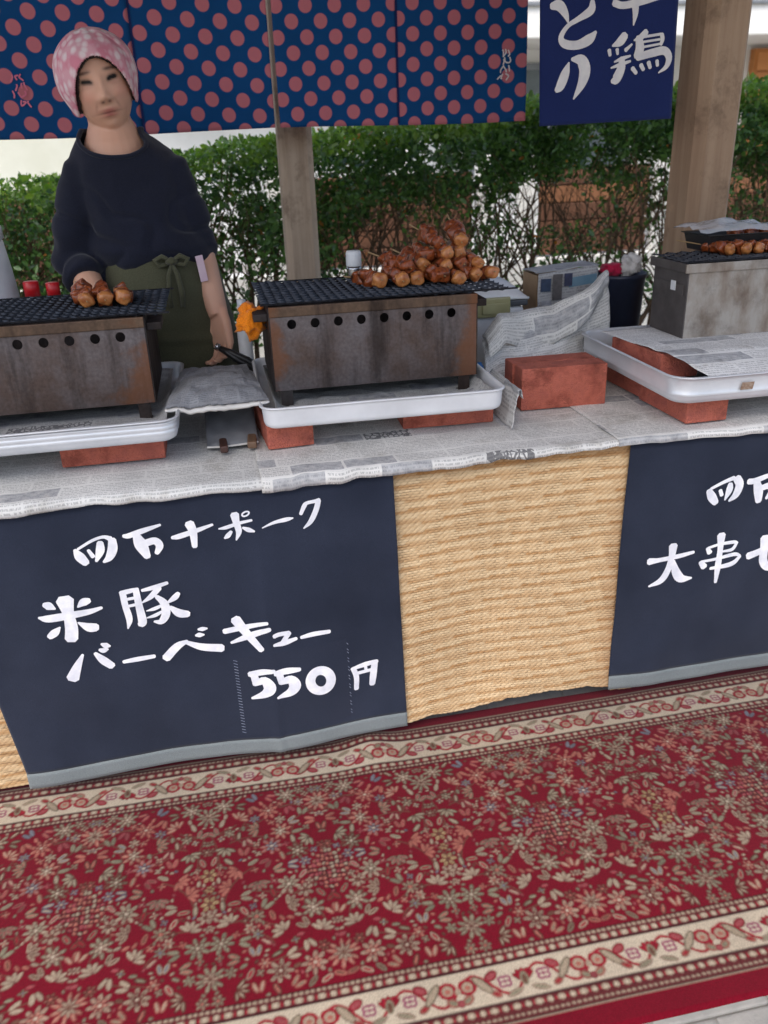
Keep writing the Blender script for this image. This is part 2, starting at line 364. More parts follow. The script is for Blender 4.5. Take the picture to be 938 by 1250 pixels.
G().box(-1.15, 14.2, 8.10, 8.198, 2.84, 2.96).build('gutter', MT['grey_metal'], fa, bevel=.02)
G().box(-1.15, 14.2, 8.16, 8.198, 2.60, 2.64).build('gutter', MT['grey_metal'], fa, bevel=.008)
G().box(-2.3, 14.4, 7.9, 15.2, 4.6, 4.75).build('roof_edge', MT['grey_metal'], bld, bevel=.02)
for x0, x1 in ((5.85, 6.2), (9.6, 9.95), (2.0, 2.35)):
    G().box(x0, x1, 8.4, 8.75, 0, 2.30).build('pillar', MT['white_wall'], bld, bevel=.02)
bay = G().box(7.0, 9.5, 9.18, 9.297, .6, 2.25).build('timber_bay', MT['orange_wood'], bld)
for k in range(7): G().box(7.02, 9.48, 9.15, 9.178, .62+.23*k, .83+.23*k).build('plank', MT['orange_wood'], bay, bevel=.008)
wd = G().box(3.2, 5.4, 9.24, 9.297, .9, 2.15).build('window', MT['grey_metal'], bld, bevel=.01)
MT['glass'] = pm('dark_pane', lin(70,80,86), lin(90,100,104), 3, .08, 0, 0)
for k in range(2): G().box(3.27+1.07*k, 4.27+1.07*k, 9.225, 9.238, .98, 2.07).build('pane', MT['glass'], wd)

# ---- low white wall topped with brown boards, between the hedge and the building
low = thing('boundary_wall', (1.5, 3.7, 0), 'low white wall topped with brown timber boards, seen through the hedge', 'wall')
G().box(-3.2, 5.2, 3.66, 3.84, 0, .60).build('plinth', MT['white_wall'], low, bevel=.01)
MT['fence_brown'] = wood_mat('brown_fence_board', lin(84,56,40), lin(112,74,52), 'X', .75, 14)
MT['fence_lit'] = wood_mat('lit_fence_board', lin(142,96,64), lin(120,80,54), 'X', .7, 14)
for a, c in ((.50, 1.62), (2.06, 2.80), (3.0, 4.2), (-3.1, -.2)):
    for k in range(5):
        mt = MT['fence_lit'] if (k == 3 and a > 1.7) else MT['fence_brown']  # one board coloured lighter, as timber catching the light
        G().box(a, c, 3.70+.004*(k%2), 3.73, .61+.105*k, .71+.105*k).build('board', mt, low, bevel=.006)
for a, c in ((.50, 1.62), (2.06, 2.80), (3.0, 4.2), (-3.1, -.2)): G().box(a+.01, c-.01, 3.735, 3.75, .61, 1.13).build('backing_board', MT['fence_brown'], low)
for x in (1.66, 1.93, 2.84, .36, -.16): G().box(x, x+.10, 3.68, 3.80, .6, 1.22).build('pillar', MT['white_wall'], low, bevel=.01)

# ---- hedge: stems, twigs, leaf mass
HX0, HX1 = -1.9, 3.7
def hedge_top(x): return float(np.interp(x, [-2,-.4,-.15,.1,.6,1.4,2.5,3.7], [1.22,1.225,1.28,1.32,1.36,1.45,1.50,1.52])) + .025*mnoise.noise(Vector((x*4,0,3)))
def hedge_low(x):  # where the dense leaf mass ends
    return float(np.interp(x, [-2,-.1,.12,.2,.42,.6,1.2,1.5,2.2,3.7], [.40,.40,.45,.78,.82,.96,1.0,1.08,1.10,1.10]))
hedge = thing('hedge', (.9, 2.3, 0), 'clipped evergreen hedge with bare lower twigs behind the stall', 'hedge')
nL = 120000
x = RNG.uniform(HX0, HX1, nL); dep = RNG.uniform(0, 1, nL)**.8
tp = np.array([hedge_top(q) for q in x]); lo = np.array([hedge_low(q) for q in x])
t = RNG.uniform(0, 1, nL)
z = lo + (tp-lo)*(1-t**1.25)
yw = .27*np.clip(1.15-((z-(tp+lo)/2)/((tp-lo)/2+.08))**4*.5, .3, 1)
y = 2.33 + (dep*2-1)*yw
# clumps: drop leaves where a 3-D noise is low, so that gaps open
keep = np.array([mnoise.noise(Vector((a*5.5, c*5.5, d*6.5))) for a, c, d in zip(x, y, z)]) > (-.17 + np.clip((lo+.12-z)*5, 0, .5))
ns = 26000     # thin leaves on the bare part below
xs = RNG.uniform(HX0, HX1, ns); los = np.array([hedge_low(q) for q in xs]); zs = los + .05 - RNG.uniform(0, 1, ns)**1.3*(los-.45); ys = RNG.uniform(2.12, 2.5, ns)
cl = np.array([mnoise.noise(Vector((a*3.2+9, c*2, d*3.2))) for a, c, d in zip(xs, ys, zs)]); k2 = (cl > -.04)
x = np.r_[x[keep], xs[k2]]; y = np.r_[y[keep], ys[k2]]; z = np.r_[z[keep], zs[k2]]; nL = len(x)
P = np.stack([x, y, z], 1)
d = RNG.normal(size=(nL,3)); d[:,1] -= .3; d[:,2] += .1; d /= np.linalg.norm(d, axis=1)[:,None]
u = RNG.normal(size=(nL,3)); u[:,2] += .9; u[:,1] -= .7; s_ = np.cross(d, u); s_ /= np.linalg.norm(s_, axis=1)[:,None]; nn = np.cross(s_, d)
Ls = (.014+.030*RNG.uniform(0,1,nL)**1.6)[:,None]; Ws = Ls*RNG.uniform(.42,.6,nL)[:,None]
V = np.empty((nL,6,3)); V[:,0] = P; V[:,1] = P+d*Ls*.4+s_*Ws*.5+nn*Ls*.10; V[:,2] = P+d*Ls*.75+s_*Ws*.4+nn*Ls*.06; V[:,3] = P+d*Ls; V[:,4] = P+d*Ls*.75-s_*Ws*.4+nn*Ls*.06; V[:,5] = P+d*Ls*.4-s_*Ws*.5+nn*Ls*.10
base = np.arange(nL)*6; F = np.concatenate([np.stack([base,base+1,base+2,base+3],1), np.stack([base,base+3,base+4,base+5],1)])
hue = RNG.uniform(0,1,nL)[:,None]; toplit = (z > np.array([hedge_top(q) for q in x])-.10)[:,None]*RNG.uniform(0,1,nL)[:,None]  # leaves near the hedge top coloured brighter to paint in light from above
c = np.array(lin(42,74,42))*(1-hue)+np.array(lin(104,142,72))*hue; c = c*(1-toplit*.8)+np.array(lin(150,180,70))*toplit*.8
dead = RNG.uniform(0,1,nL) < .006; c[dead] = lin(190,120,50)
m, n, l, b = new_mat('leaf'); vc = N(n, 'VertexColor', layer_name='Col'); l.new(vc.outputs['Color'], b.inputs['Base Color']); b.inputs['Roughness'].default_value = .34
tr = N(n, 'BsdfTranslucent'); l.new(mixc(n, l, 1.0, vc.outputs['Color'], (1.6,1.9,.8), 'MULTIPLY'), tr.inputs['Color']); mx = N(n, 'MixShader'); mx.inputs[0].default_value = .28
l.new(b.outputs[0], mx.inputs[1]); l.new(tr.outputs[0], mx.inputs[2]); l.new(mx.outputs[0], n['Material Output'].inputs['Surface'])
lo_ = np.array(hedge.location)
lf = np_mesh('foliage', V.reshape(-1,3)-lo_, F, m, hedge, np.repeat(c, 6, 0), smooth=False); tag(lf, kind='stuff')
MT['bark'] = pm('hedge_bark', lin(84,66,50), lin(112,90,68), 30, .9, 0, .5, 120)
tw = G(); rnd = random.Random(3)
def limb(p, d, L, r, depth):
    pts = [p.copy()]; q = p.copy(); dd = d.copy(); k = 5
    for i in range(k):
        dd = (dd + Vector((rnd.gauss(0,.16), rnd.gauss(0,.10), rnd.gauss(.03,.08)))).normalized(); q = q + dd*L/k
        q.y = min(max(q.y, 2.14), 2.52); q.z = min(q.z, hedge_top(q.x)-.05); pts.append(q.copy())
    tw.tube(pts, [r*(1-.13*i) for i in range(k+1)], 4 if depth else 6, cap=False)
    if depth < 3 and q.z < 1.1:
        for _ in range(rnd.choice((2,2,3))):
            s = pts[rnd.randrange(2, k+1)]
            limb(s, (dd + Vector((rnd.gauss(0,.55), rnd.gauss(0,.3), rnd.gauss(.15,.3)))).normalized(), L*rnd.uniform(.5,.8), r*.5, depth+1)
xx = HX0
while xx < HX1:
    p = Vector((xx, rnd.uniform(2.25,2.42), 0)); h = rnd.uniform(.45,.65)
    G().tube([p, p+Vector((rnd.gauss(0,.03), 0, h*.5)), p+Vector((rnd.gauss(0,.05), rnd.gauss(0,.03), h))], [.016,.013,.011], 6).build('stem', MT['bark'], hedge, smooth=True)
    for _ in range(5): limb(p+Vector((0,0,h*rnd.uniform(.7,1))), Vector((rnd.gauss(0,.45), rnd.gauss(0,.15), 1)).normalized(), rnd.uniform(.4,.65), .0085, 0)
    xx += rnd.uniform(.08,.15)
br_ = tw.build('twigs', MT['bark'], hedge); tag(br_, kind='stuff')

# ---- wooden pavilion over the stall: posts, beams, boarded roof (its roof is above the frame)
pavl = thing('pavilion', (.9, .9, 0), 'open wooden pavilion whose two weathered posts stand behind the stall', 'pavilion')
def post(cx, cy, w, top, mat, rz=0):
    g = G(); c = .18*w; h = w/2
    oc = [(-h+c,-h),(h-c,-h),(h,-h+c),(h,h-c),(h-c,h),(-h+c,h),(-h,h-c),(-h,-h+c)]
    R = Matrix.Rotation(rz, 2)
    vs = []
    for zz in (0, .8, 1.6, top): vs += [(cx+(R@Vector(q)).x, cy+(R@Vector(q)).y, zz) for q in oc]
    fs = [(i*8+j, i*8+(j+1)%8, (i+1)*8+(j+1)%8, (i+1)*8+j) for i in range(3) for j in range(8)]+[tuple(range(7,-1,-1)), tuple(range(24,32))]
    return g.add(vs, fs).build('post', mat, pavl)
tag(post(.300, 1.34, .108, 2.42, MT['post']), 'pale weathered post between the two polka dot curtains')
tag(post(1.335, .66, .135, 2.42, MT['post2'], .12), 'brown post to the right of the indigo banner')
post(-1.35, 1.34, .108, 2.42, MT['post']); post(-1.35, .66, .108, 2.42, MT['post'])
for yy in (-1.35, .66, 1.34, 2.0): G().box(-1.7, 3.0, yy-.05, yy+.05, 2.423, 2.56).build('beam', MT['beam'], pavl, bevel=.006)
for k in range(17): G().box(-1.7+.277*k, -1.43+.277*k, -1.5, 2.1, 2.565, 2.59).build('roof_board', MT['board'], pavl)  # unseen roof, its front carried forward to shade the table and carpet
G().tube([(-1.5, 1.117, 1.86), (2.0, 1.117, 1.86)], .011, 8).build('curtain_rod', MT['bamboo'], pavl, smooth=True)
G().tube([(-1.294, .617, 1.86), (1.262, .617, 1.86)], .011, 8).build('curtain_rod', MT['bamboo'], pavl, smooth=True)
for x_ in (-1.35, .312): G().box(x_-.02, x_+.02, 1.112, 1.285, 1.872, 1.90).build('bracket', MT['beam'], pavl)

# ---- carpet runner: woven pattern drawn motif by motif, stored as colours of the pile
S_ = 1000                      # 1 mm drawing grid
cg = np.array(lin(114,8,30)); PAL = {k: np.array(lin(*v))*.80 for k, v in dict(taupe=(178,160,138), sage=(140,134,112), salmon=(182,112,98), pink=(164,80,84), blue=(122,124,134), cream=(206,192,170), dark=(64,26,30), gold=(184,160,118), brown=(112,76,62), red=(158,30,48), mag=(150,60,100)).items()}
crng = random.Random(11)
def blob(I, cx, cy, a, b_, ang, col, wrap=True):
    H, W, _ = I.shape; R_ = int(max(a, b_))+2
    ix = np.arange(int(cx)-R_, int(cx)+R_+1); iy = np.arange(max(0,int(cy)-R_), min(H,int(cy)+R_+1))
    if len(iy) == 0: return
    X, Y = np.meshgrid(ix-cx, iy-cy); ca, sa = cos(ang), sin(ang); p = (X*ca+Y*sa)/a; q = (-X*sa+Y*ca)/b_
    mk = p*p+q*q < 1
    cols = np.broadcast_to(ix % W, mk.shape)[mk] if wrap else np.clip(np.broadcast_to(ix, mk.shape)[mk], 0, W-1)
    I[np.broadcast_to(iy[:,None], mk.shape)[mk], cols] = col
def leaf(I, cx, cy, L, w, ang, col, inner=None):
    for s in (0,):
        blob(I, cx, cy, L/2+1.1, w/2+1.1, ang, PAL['dark']*.6+cg*.4); blob(I, cx, cy, L/2, w/2, ang, PAL[col]*crng.uniform(.75,1.12))
        if inner: blob(I, cx, cy, L/2-2.6, max(w/2-2.4,1), ang, PAL[inner])
def flower(I, cx, cy, r, npet, col, cen, ph=0):
    for k in range(npet):
        a = ph+2*pi*k/npet+crng.uniform(-.12,.12); q = r*crng.uniform(.58,.72); w = min(r*.30, 2.1*r*.62/npet); c_ = PAL[col]*crng.uniform(.72,1.12)
        blob(I, cx+q*cos(a), cy+q*sin(a), r*.36+1.1, w+1.1, a, PAL['dark']*.5+cg*.5); blob(I, cx+q*cos(a), cy+q*sin(a), r*.36, w, a, c_)
        if r > 9: blob(I, cx+q*1.1*cos(a), cy+q*1.1*sin(a), r*.16, max(w*.45,1), a, PAL[cen]*.5+c_*.5)
    blob(I, cx, cy, r*.24, r*.24, 0, PAL[cen])
def field(wm, hm):
    W, H = int(wm*S_), int(hm*S_); half = W//2
    I = np.empty((H, W, 3)); I[:] = cg
    pts = []
    def free(x_, y_, r):
        for a, b2, c2 in pts:
            dx = abs(x_-a); dx = min(dx, W-dx)
            if dx*dx+(y_-b2)**2 < (r+c2)**2: return False
        return True
    def both(fn, x_, y_, ang, *a):
        fn(I, x_, y_, *[q if not callable(q) else q(ang) for q in a]); fn(I, W-x_, y_, *[q if not callable(q) else q(pi-ang) for q in a])
    for k in range(26):            # curving stems
        x0, y0, a0 = crng.uniform(0,half), crng.uniform(0,H), crng.uniform(0,6.28); da = crng.uniform(-.05,.05)
        for s in range(40):
            x0 += 2.5*cos(a0); y0 += 2.5*sin(a0); a0 += da
            if 0 <= y0 < H:
                for xq in (x0, W-x0): blob(I, xq % W, y0, 1.6, 1.6, 0, PAL['brown'])
    # salmon diamond medallion in the middle, golden triple figure at the repeat edge
    for my, mxs in ((H*.5, half), ):
        for a in range(-5,6):
            for b2 in range(-5,6):
                if abs(a)+abs(b2) <= 5:
                    jx, jy = mxs+a*8.5+crng.uniform(-2,2), my+b2*11+crng.uniform(-2,2); blob(I, jx, jy, 5.8, 5.2, .6, PAL['dark']); blob(I, jx, jy, crng.uniform(3,4.8), crng.uniform(2.6,4.2), crng.uniform(0,3), PAL[crng.choice(('salmon','taupe','salmon','pink'))]*crng.uniform(.8,1.1))
        pts.append((mxs, my, 40)); pts.append((mxs, my-30, 24)); pts.append((mxs, my+30, 24))
    for dy, r in ((-34,17),(0,9),(34,17)):
        flower(I, 1, H*.5+dy, r, 6, 'gold', 'brown'); pts.append((0, H*.5+dy, r))
    for yy_ in (H*.11, H*.89):
        flower(I, half, yy_, 30, 11, 'salmon', 'taupe'); flower(I, half, yy_, 17, 8, 'taupe', 'brown'); pts.append((half, yy_, 30))
        flower(I, 1, yy_, 26, 10, 'sage', 'taupe'); flower(I, 1, yy_, 13, 7, 'taupe', 'brown'); pts.append((0, yy_, 26))
    cols = ['taupe','sage','salmon','taupe','sage','blue','taupe','salmon','sage','brown','pink','taupe','salmon']
    for r, tries in ((23,60),(16,700),(11.5,3000),(7.5,8000),(4.6,9000)):
        for _ in range(tries):
            x_, y_ = crng.uniform(3,half-3), crng.uniform(r*.8, H-r*.8)
            if not free(x_, y_, r*.74): continue
            pts.append((x_, y_, r)); pts.append((W-x_, y_, r)); c1 = crng.choice(cols); c2 = crng.choice(cols); a = crng.uniform(0,6.28); q = crng.random()
            for xq, ang in ((x_, a), (W-x_, pi-a)):
                if r > 18:
                    if q < .5:
                        flower(I, xq, y_, r, 8, c1, c2, ang); flower(I, xq, y_, r*.55, 6, c2, 'cream', ang)
                    else:
                        for k in (-2,-1,0,1,2): leaf(I, xq+r*.5*cos(ang+k*.62), y_+r*.5*sin(ang+k*.62), r*.95, r*.34, ang+k*.62, c1, c2)
                elif r > 12:
                    if q < .35: flower(I, xq, y_, r, crng.choice((6,7,8)), c1, c2, ang)
                    else:
                        for k in (-1,1): leaf(I, xq+r*.38*cos(ang+k*1.3), y_+r*.38*sin(ang+k*1.3), r*1.35, r*.55, ang+k*.3, c1, c2 if q < .8 else None)
                elif r > 9:
                    if q < .28: flower(I, xq, y_, r, 6, c1, c2, ang)
                    else: leaf(I, xq, y_, r*2.0, r*.8, ang, c1, c2 if q < .75 else 'red')
                elif r > 6:
                    if q < .5: flower(I, xq, y_, r, 4, c1, c2, ang)
                    else: leaf(I, xq, y_, r*1.9, r*.9, ang, c1)
                else: leaf(I, xq, y_, r*1.7, r*1.0, ang, c1)
    return I
def beads(wm, hmm, flip):
    W = int(wm*S_); I = np.empty((hmm, W, 3)); I[:] = np.array(lin(92,38,40))
    k = 0; x_ = 0; p = W/round(W/19)
    while x_ < W-1:
        ya, yb = (hmm*.32, hmm*.76) if not flip else (hmm*.68, hmm*.24)
        blob(I, x_+p*.5, ya, 7.6 if k % 2 else 5.6, 5.4, 0, PAL['taupe']); blob(I, x_+p*.5, ya, 3, 2.2, 0, PAL['cream'])
        blob(I, x_+p*.28, yb, 3.6, 2.8, 0, PAL['taupe']); blob(I, x_+p*.75, yb, 3.6, 2.8, 0, PAL['taupe'])
        blob(I, x_, ya, 2.2, 4.0, 0, PAL['red']); x_ += p; k += 1
    I[0:2] = PAL['dark']; I[-2:] = PAL['dark']
    return I
def vine(wm, hmm, flip):
    W = int(wm*S_); I = np.empty((hmm, W, 3)); I[:] = PAL['cream']*1.02; nrep = 2; p = W/nrep; h = hmm
    for k in range(nrep):
        o = k*p
        for s in range(int(p)):      # scrolling red stem
            blob(I, (o+s) % W, h*.5+h*.33*sin(2*pi*s/p*2), 2.6, 2.6, 0, PAL['red'])
        c_ = o+p*.25                 # palmette
        for a in (-.9,-.45,0,.45,.9): leaf(I, c_+11*sin(a), h*.42-11*cos(a)+8, 22, 8, pi/2+a, 'red')
        blob(I, c_, h*.5, 7, 13, 0, PAL['sage']); blob(I, c_, h*.52, 4, 9, 0, PAL['brown'])
        for s in (-1,1):
            fx = c_+s*34; [blob(I, fx+6*cos(pi/4+k*pi/2), h*.48+6*sin(pi/4+k*pi/2), 7.5, 6.5, 0, PAL['mag']) for k in range(4)]; [blob(I, fx+6*cos(pi/4+k*pi/2), h*.48+6*sin(pi/4+k*pi/2), 4, 3.2, 0, PAL['cream']) for k in range(4)]
            leaf(I, c_+s*22, h*.82, 30, 9, s*.35, 'taupe', 'sage'); leaf(I, c_+s*54, h*.26, 24, 15, s*.5, 'red', 'pink'); leaf(I, c_+s*54, h*.76, 18, 10, -s*.5, 'salmon', 'red')
        d_ = o+p*.75                 # twin roundels between wing leaves
        for s in (-1,1):
            blob(I, d_+s*17, h*.42, 16, 15, 0, PAL['red']); blob(I, d_+s*17, h*.42, 9.5, 9, 0, PAL['taupe']); blob(I, d_+s*17, h*.44, 5, 4.6, 0, PAL['salmon'])
            leaf(I, d_+s*43, h*.45, 42, 14, s*.9, 'sage', 'taupe'); leaf(I, d_+s*13, h*.76, 20, 13, -s*.6, 'salmon', 'sage')
        blob(I, d_, h*.5, 5, 6, 0, PAL['taupe']); leaf(I, d_, h*.82, 10, 12, 0, 'pink')
    return I[::-1] if flip else I
PW = .46
def flat(hmm, col): q = np.empty((hmm, int(PW*S_), 3)); q[:] = col; return q
# rows from the near edge to the far edge
rows = [flat(42, cg*.95), flat(3, PAL['taupe']), beads(PW,34,True), flat(2, PAL['dark']), vine(PW,66,True), flat(2, PAL['dark']), beads(PW,27,False),
        field(PW,.490), beads(PW,27,True), flat(2, PAL['dark']), vine(PW,66,False), flat(2, PAL['dark']), beads(PW,34,False), flat(3, PAL['taupe']), flat(38, cg*.95)]
img = np.concatenate(rows, 0); Hm = img.shape[0]
st = 2.2
xs = np.arange(-1.12, 1.95, st/1000); ysd = np.arange(0, Hm-1, st)
pad = np.pad(img, ((2,2),(2,2),(0,0)), 'wrap'); sm = sum(pad[a:a+img.shape[0], c:c+img.shape[1]] for a in range(5) for c in range(5) if (a-2)**2+(c-2)**2 < 7)/21   # yarn-sized softening
yi = ysd.astype(int); xi = np.floor((xs+.14)*1000).astype(int) % img.shape[1]
colr = sm[yi][:, xi]
X, Y = np.meshgrid(xs, -.787+ysd/1000)
nzv = np.array([[mnoise.noise(Vector((a*3, c*3, 1)))*.004+mnoise.noise(Vector((a*9, c*9, 2)))*.0012 for a in xs[::20]] for c in Y[::20,0]])
Zc = np.array([np.interp(xs, xs[::20], r) for r in nzv]); Zc = np.array([[0]])+np.stack([np.interp(np.arange(len(ysd)), np.arange(0,len(ysd),20), Zc[:,k]) for k in range(len(xs))], 1)
edge = np.minimum(1, np.minimum(ysd, ysd[-1]-ysd)/6)[:,None]
buckle = .016*np.exp(-((X-.235)/.05)**2)*np.exp(-((Y+.02)/.07)**2)
lum = colr.mean(2); Z = .0085*(.25+.75*edge) + np.maximum(Zc+.0025,0)*.7 + buckle + .0006*(lum > .12) + .003*0
V = np.stack([X.ravel(), Y.ravel()+.012*np.interp(X.ravel(), [-1.1,-.6,.25,1.3], [.2,.1,-.9,.2])*np.clip((Y.ravel()+.3)/.3,0,1), Z.ravel()], 1)
MT['carpet'] = vcol_mat('wool_pile', 1.0, .35, 420, .0015, .05, .12, .15)
carpet = np_mesh('carpet', V, grid_faces(len(xs), len(ysd)), MT['carpet'], None, colr.reshape(-1,3)*.76*RNG.uniform(.86,1.1,(colr.size//3,1)))
tag(carpet, 'long red floral carpet runner with cream borders lying before the stall', 'carpet')
# ================================================================== THE STALL
table = thing('stall_table', (.4, .3, 0), 'long low stall table under newspaper, its front hung with mats', 'table')
MT['ply'] = wood_mat('table_ply', lin(150,120,86), lin(170,140,104), 'X', .7, 16)
G().box(-1.25, 2.0, .012, .585, .662, .694).build('table_top', MT['ply'], table, bevel=.004)
for x_ in (-1.2, -.1, .95, 1.93):
    for y_ in (.10, .54): G().box(x_-.018, x_+.018, y_-.018, y_+.018, 0.004, .661).build('leg', MT['steel_dark'], table)
G().box(-1.25, 2.0, .022, .04, .60, .66).build('apron_rail', MT['ply'], table)
back = thing('back_table', (1.15, .86, 0), 'low side table behind the stall carrying the cool box and bags', 'table')
G().box(.46, 1.25, .625, 1.16, .62, .645).build('table_top', MT['ply'], back, bevel=.004)
for x_ in (.50, 1.21):
    for y_ in (.66, 1.12): G().box(x_-.018, x_+.018, y_-.018, y_+.018, .002, .619).build('leg', MT['steel_dark'], back)

# ---- newspapers spread on the table
def nz2(a, c, s=0): return mnoise.noise(Vector((a, c, s)))
def spread(name, label, x0, x1, yb, seed, hang, lift, mat):
    def fn(u, v):
        x_ = x0+(x1-x0)*u; d = yb*(1-v)*1.0 if v < .8 else None
        L = yb + .024 + hang(u); s = L*v
        if s < yb+.024: y_, z_ = yb-s-.004, .6985+lift
        else:
            e = s-yb-.024; y_, z_ = -.028-min(e,.008)*.8-max(0,e-.008)*.05, .6985+lift-max(0, e-.002)*.95
        w = .0022*nz2(x_*9, s*9, seed)+.0012*nz2(x_*30, s*30, seed)
        return (x_+.004*nz2(s*8, seed), y_-abs(w)*.6, z_+max(w, -.001)+.001)
    o = G().sheet(fn, 110, 46, (x1-x0, yb)).build(name, mat, None, smooth=True, solid=.0008)
    return tag(o, label, 'newspaper', 'newspapers covering the table top')
spread('newspaper', 'newspaper sheet on the table edge under the left grill', -1.2, .075, .54, 1, lambda u: .020+.008*nz2(u*9,0,1)+.005*nz2(u*27,0,1), 0, paper_mat('newsprint_a', (.70,.70,.68), 1))
spread('newspaper', 'newspaper sheet on the table edge under the middle grill and the brick pair', .045, .845, .54, 2, lambda u: .032-.020*u+.008*nz2(u*9,0,5)+.005*nz2(u*23,0,5), .0035, paper_mat('newsprint_b', (.72,.71,.68), 4))
spread('newspaper', 'newspaper sheet on the table edge under the right tray', .80, 1.98, .54, 3, lambda u: .022+.007*nz2(u*9,0,8)+.005*nz2(u*25,0,8)-.006*exp(-u*4), .0065, paper_mat('newsprint_c', (.73,.72,.69), 7))

# ---- woven rush mats along the front
MT['rush'] = vcol_mat('woven_rush', .75, .3, 500, .001, .3, 0, .18)
def mat_obj(label, x0, x1, yoff, zb, step, seed, zt=.692):
    xs = np.arange(x0, x1+step, step); zs = np.arange(0, zt-zb+.03, step); X, S = np.meshgrid(xs, zs)
    bot = zb + .008*np.array([nz2(a*5, 0, seed) for a in xs])+.012*np.array([nz2(a*14+3, 1, seed) for a in xs])*.5
    if seed == 2: bot = bot + np.interp(xs, [.30,.50,.58,.84], [-.014,.002,.012,.008])
    ZT = zt-.004; Z = ZT-(ZT-bot)[None,:]*(S/zs[-1]); DN = ZT-Z
    wav = .006*np.array([[nz2(a*5+seed, q*2.0, seed) for a in xs[::12]] for q in zs[::12]])
    wv = np.array([np.interp(xs, xs[::12], r) for r in wav]); wv = np.stack([np.interp(zs, zs[::12], wv[:,k]) for k in range(len(xs))], 1)
    curl = .010*np.exp(-((X-x1)/.03)**2)*np.clip(DN*2,0,1) if seed == 2 else 0
    dn2 = DN+.004*np.sin(X*11+seed)+wv*.5+.15*np.minimum(0,0)            # rows sag a little
    row = np.floor(dn2/.0060); fr = dn2/.0060-row
    ph = X/.0140+row*.5+fr*.45; st_ = ph-np.floor(ph)                           # slanted stitches, each row shifted
    body = np.sin(np.pi*np.clip(fr,0,1))**.5*np.sin(np.pi*np.clip(st_,0,1))**.4
    band = .5+.5*np.sin(dn2/.0275*2*np.pi+.3*wv/.006)
    idx = (np.floor(ph).astype(int)*7919+row.astype(int)*104729) % 1000/1000.
    cA, cB, cD = np.array(lin(224,196,154)), np.array(lin(178,132,82)), np.array(lin(88,58,36))
    t_ = np.clip(.05+.62*(1-band)**1.4+.6*(idx-.5), 0, 1)[...,None]
    edge_t = np.clip((DN < .025)*.5, 0, 1)[...,None]
    c_ = (cA*(1-t_)+cB*t_); c_ = c_*(1-edge_t)+np.array(lin(176,122,64))*edge_t
    if seed == 2:
        k_ = (np.clip((X-(x1-.05))/.05,0,1)*np.clip(DN/.3,0,1)*.5)[...,None]; c_ = c_*(1-k_)+np.array(lin(120,72,40))*k_      # brown scorched edge
    gap = np.clip((.62-body)/.5,0,1)[...,None]; c_ = c_*(1-gap*.72)+cD*gap*.72
    V = np.stack([X, yoff-.0024*body+wv-curl, Z], -1).reshape(-1,3)
    o = np_mesh('rush_mat', V, grid_faces(len(xs), len(zs)), MT['rush'], None, c_.reshape(-1,3))
    m = o.modifiers.new('solid', 'SOLIDIFY'); m.thickness = .004; m.offset = -1
    return tag(o, label, 'mat', 'woven mats hung along the table front')
mat_obj('woven rush mat mostly hidden behind the price banner at left', -1.15, .296, .004, .030, .0028, 1)
mat_obj('pale woven rush mat in full view between the two navy banners', .300, .842, .0, .054, .0021, 2)
mat_obj('woven rush mat behind the right navy banner, showing along its bottom hem', .848, 1.9, .004, .040, .0032, 3)

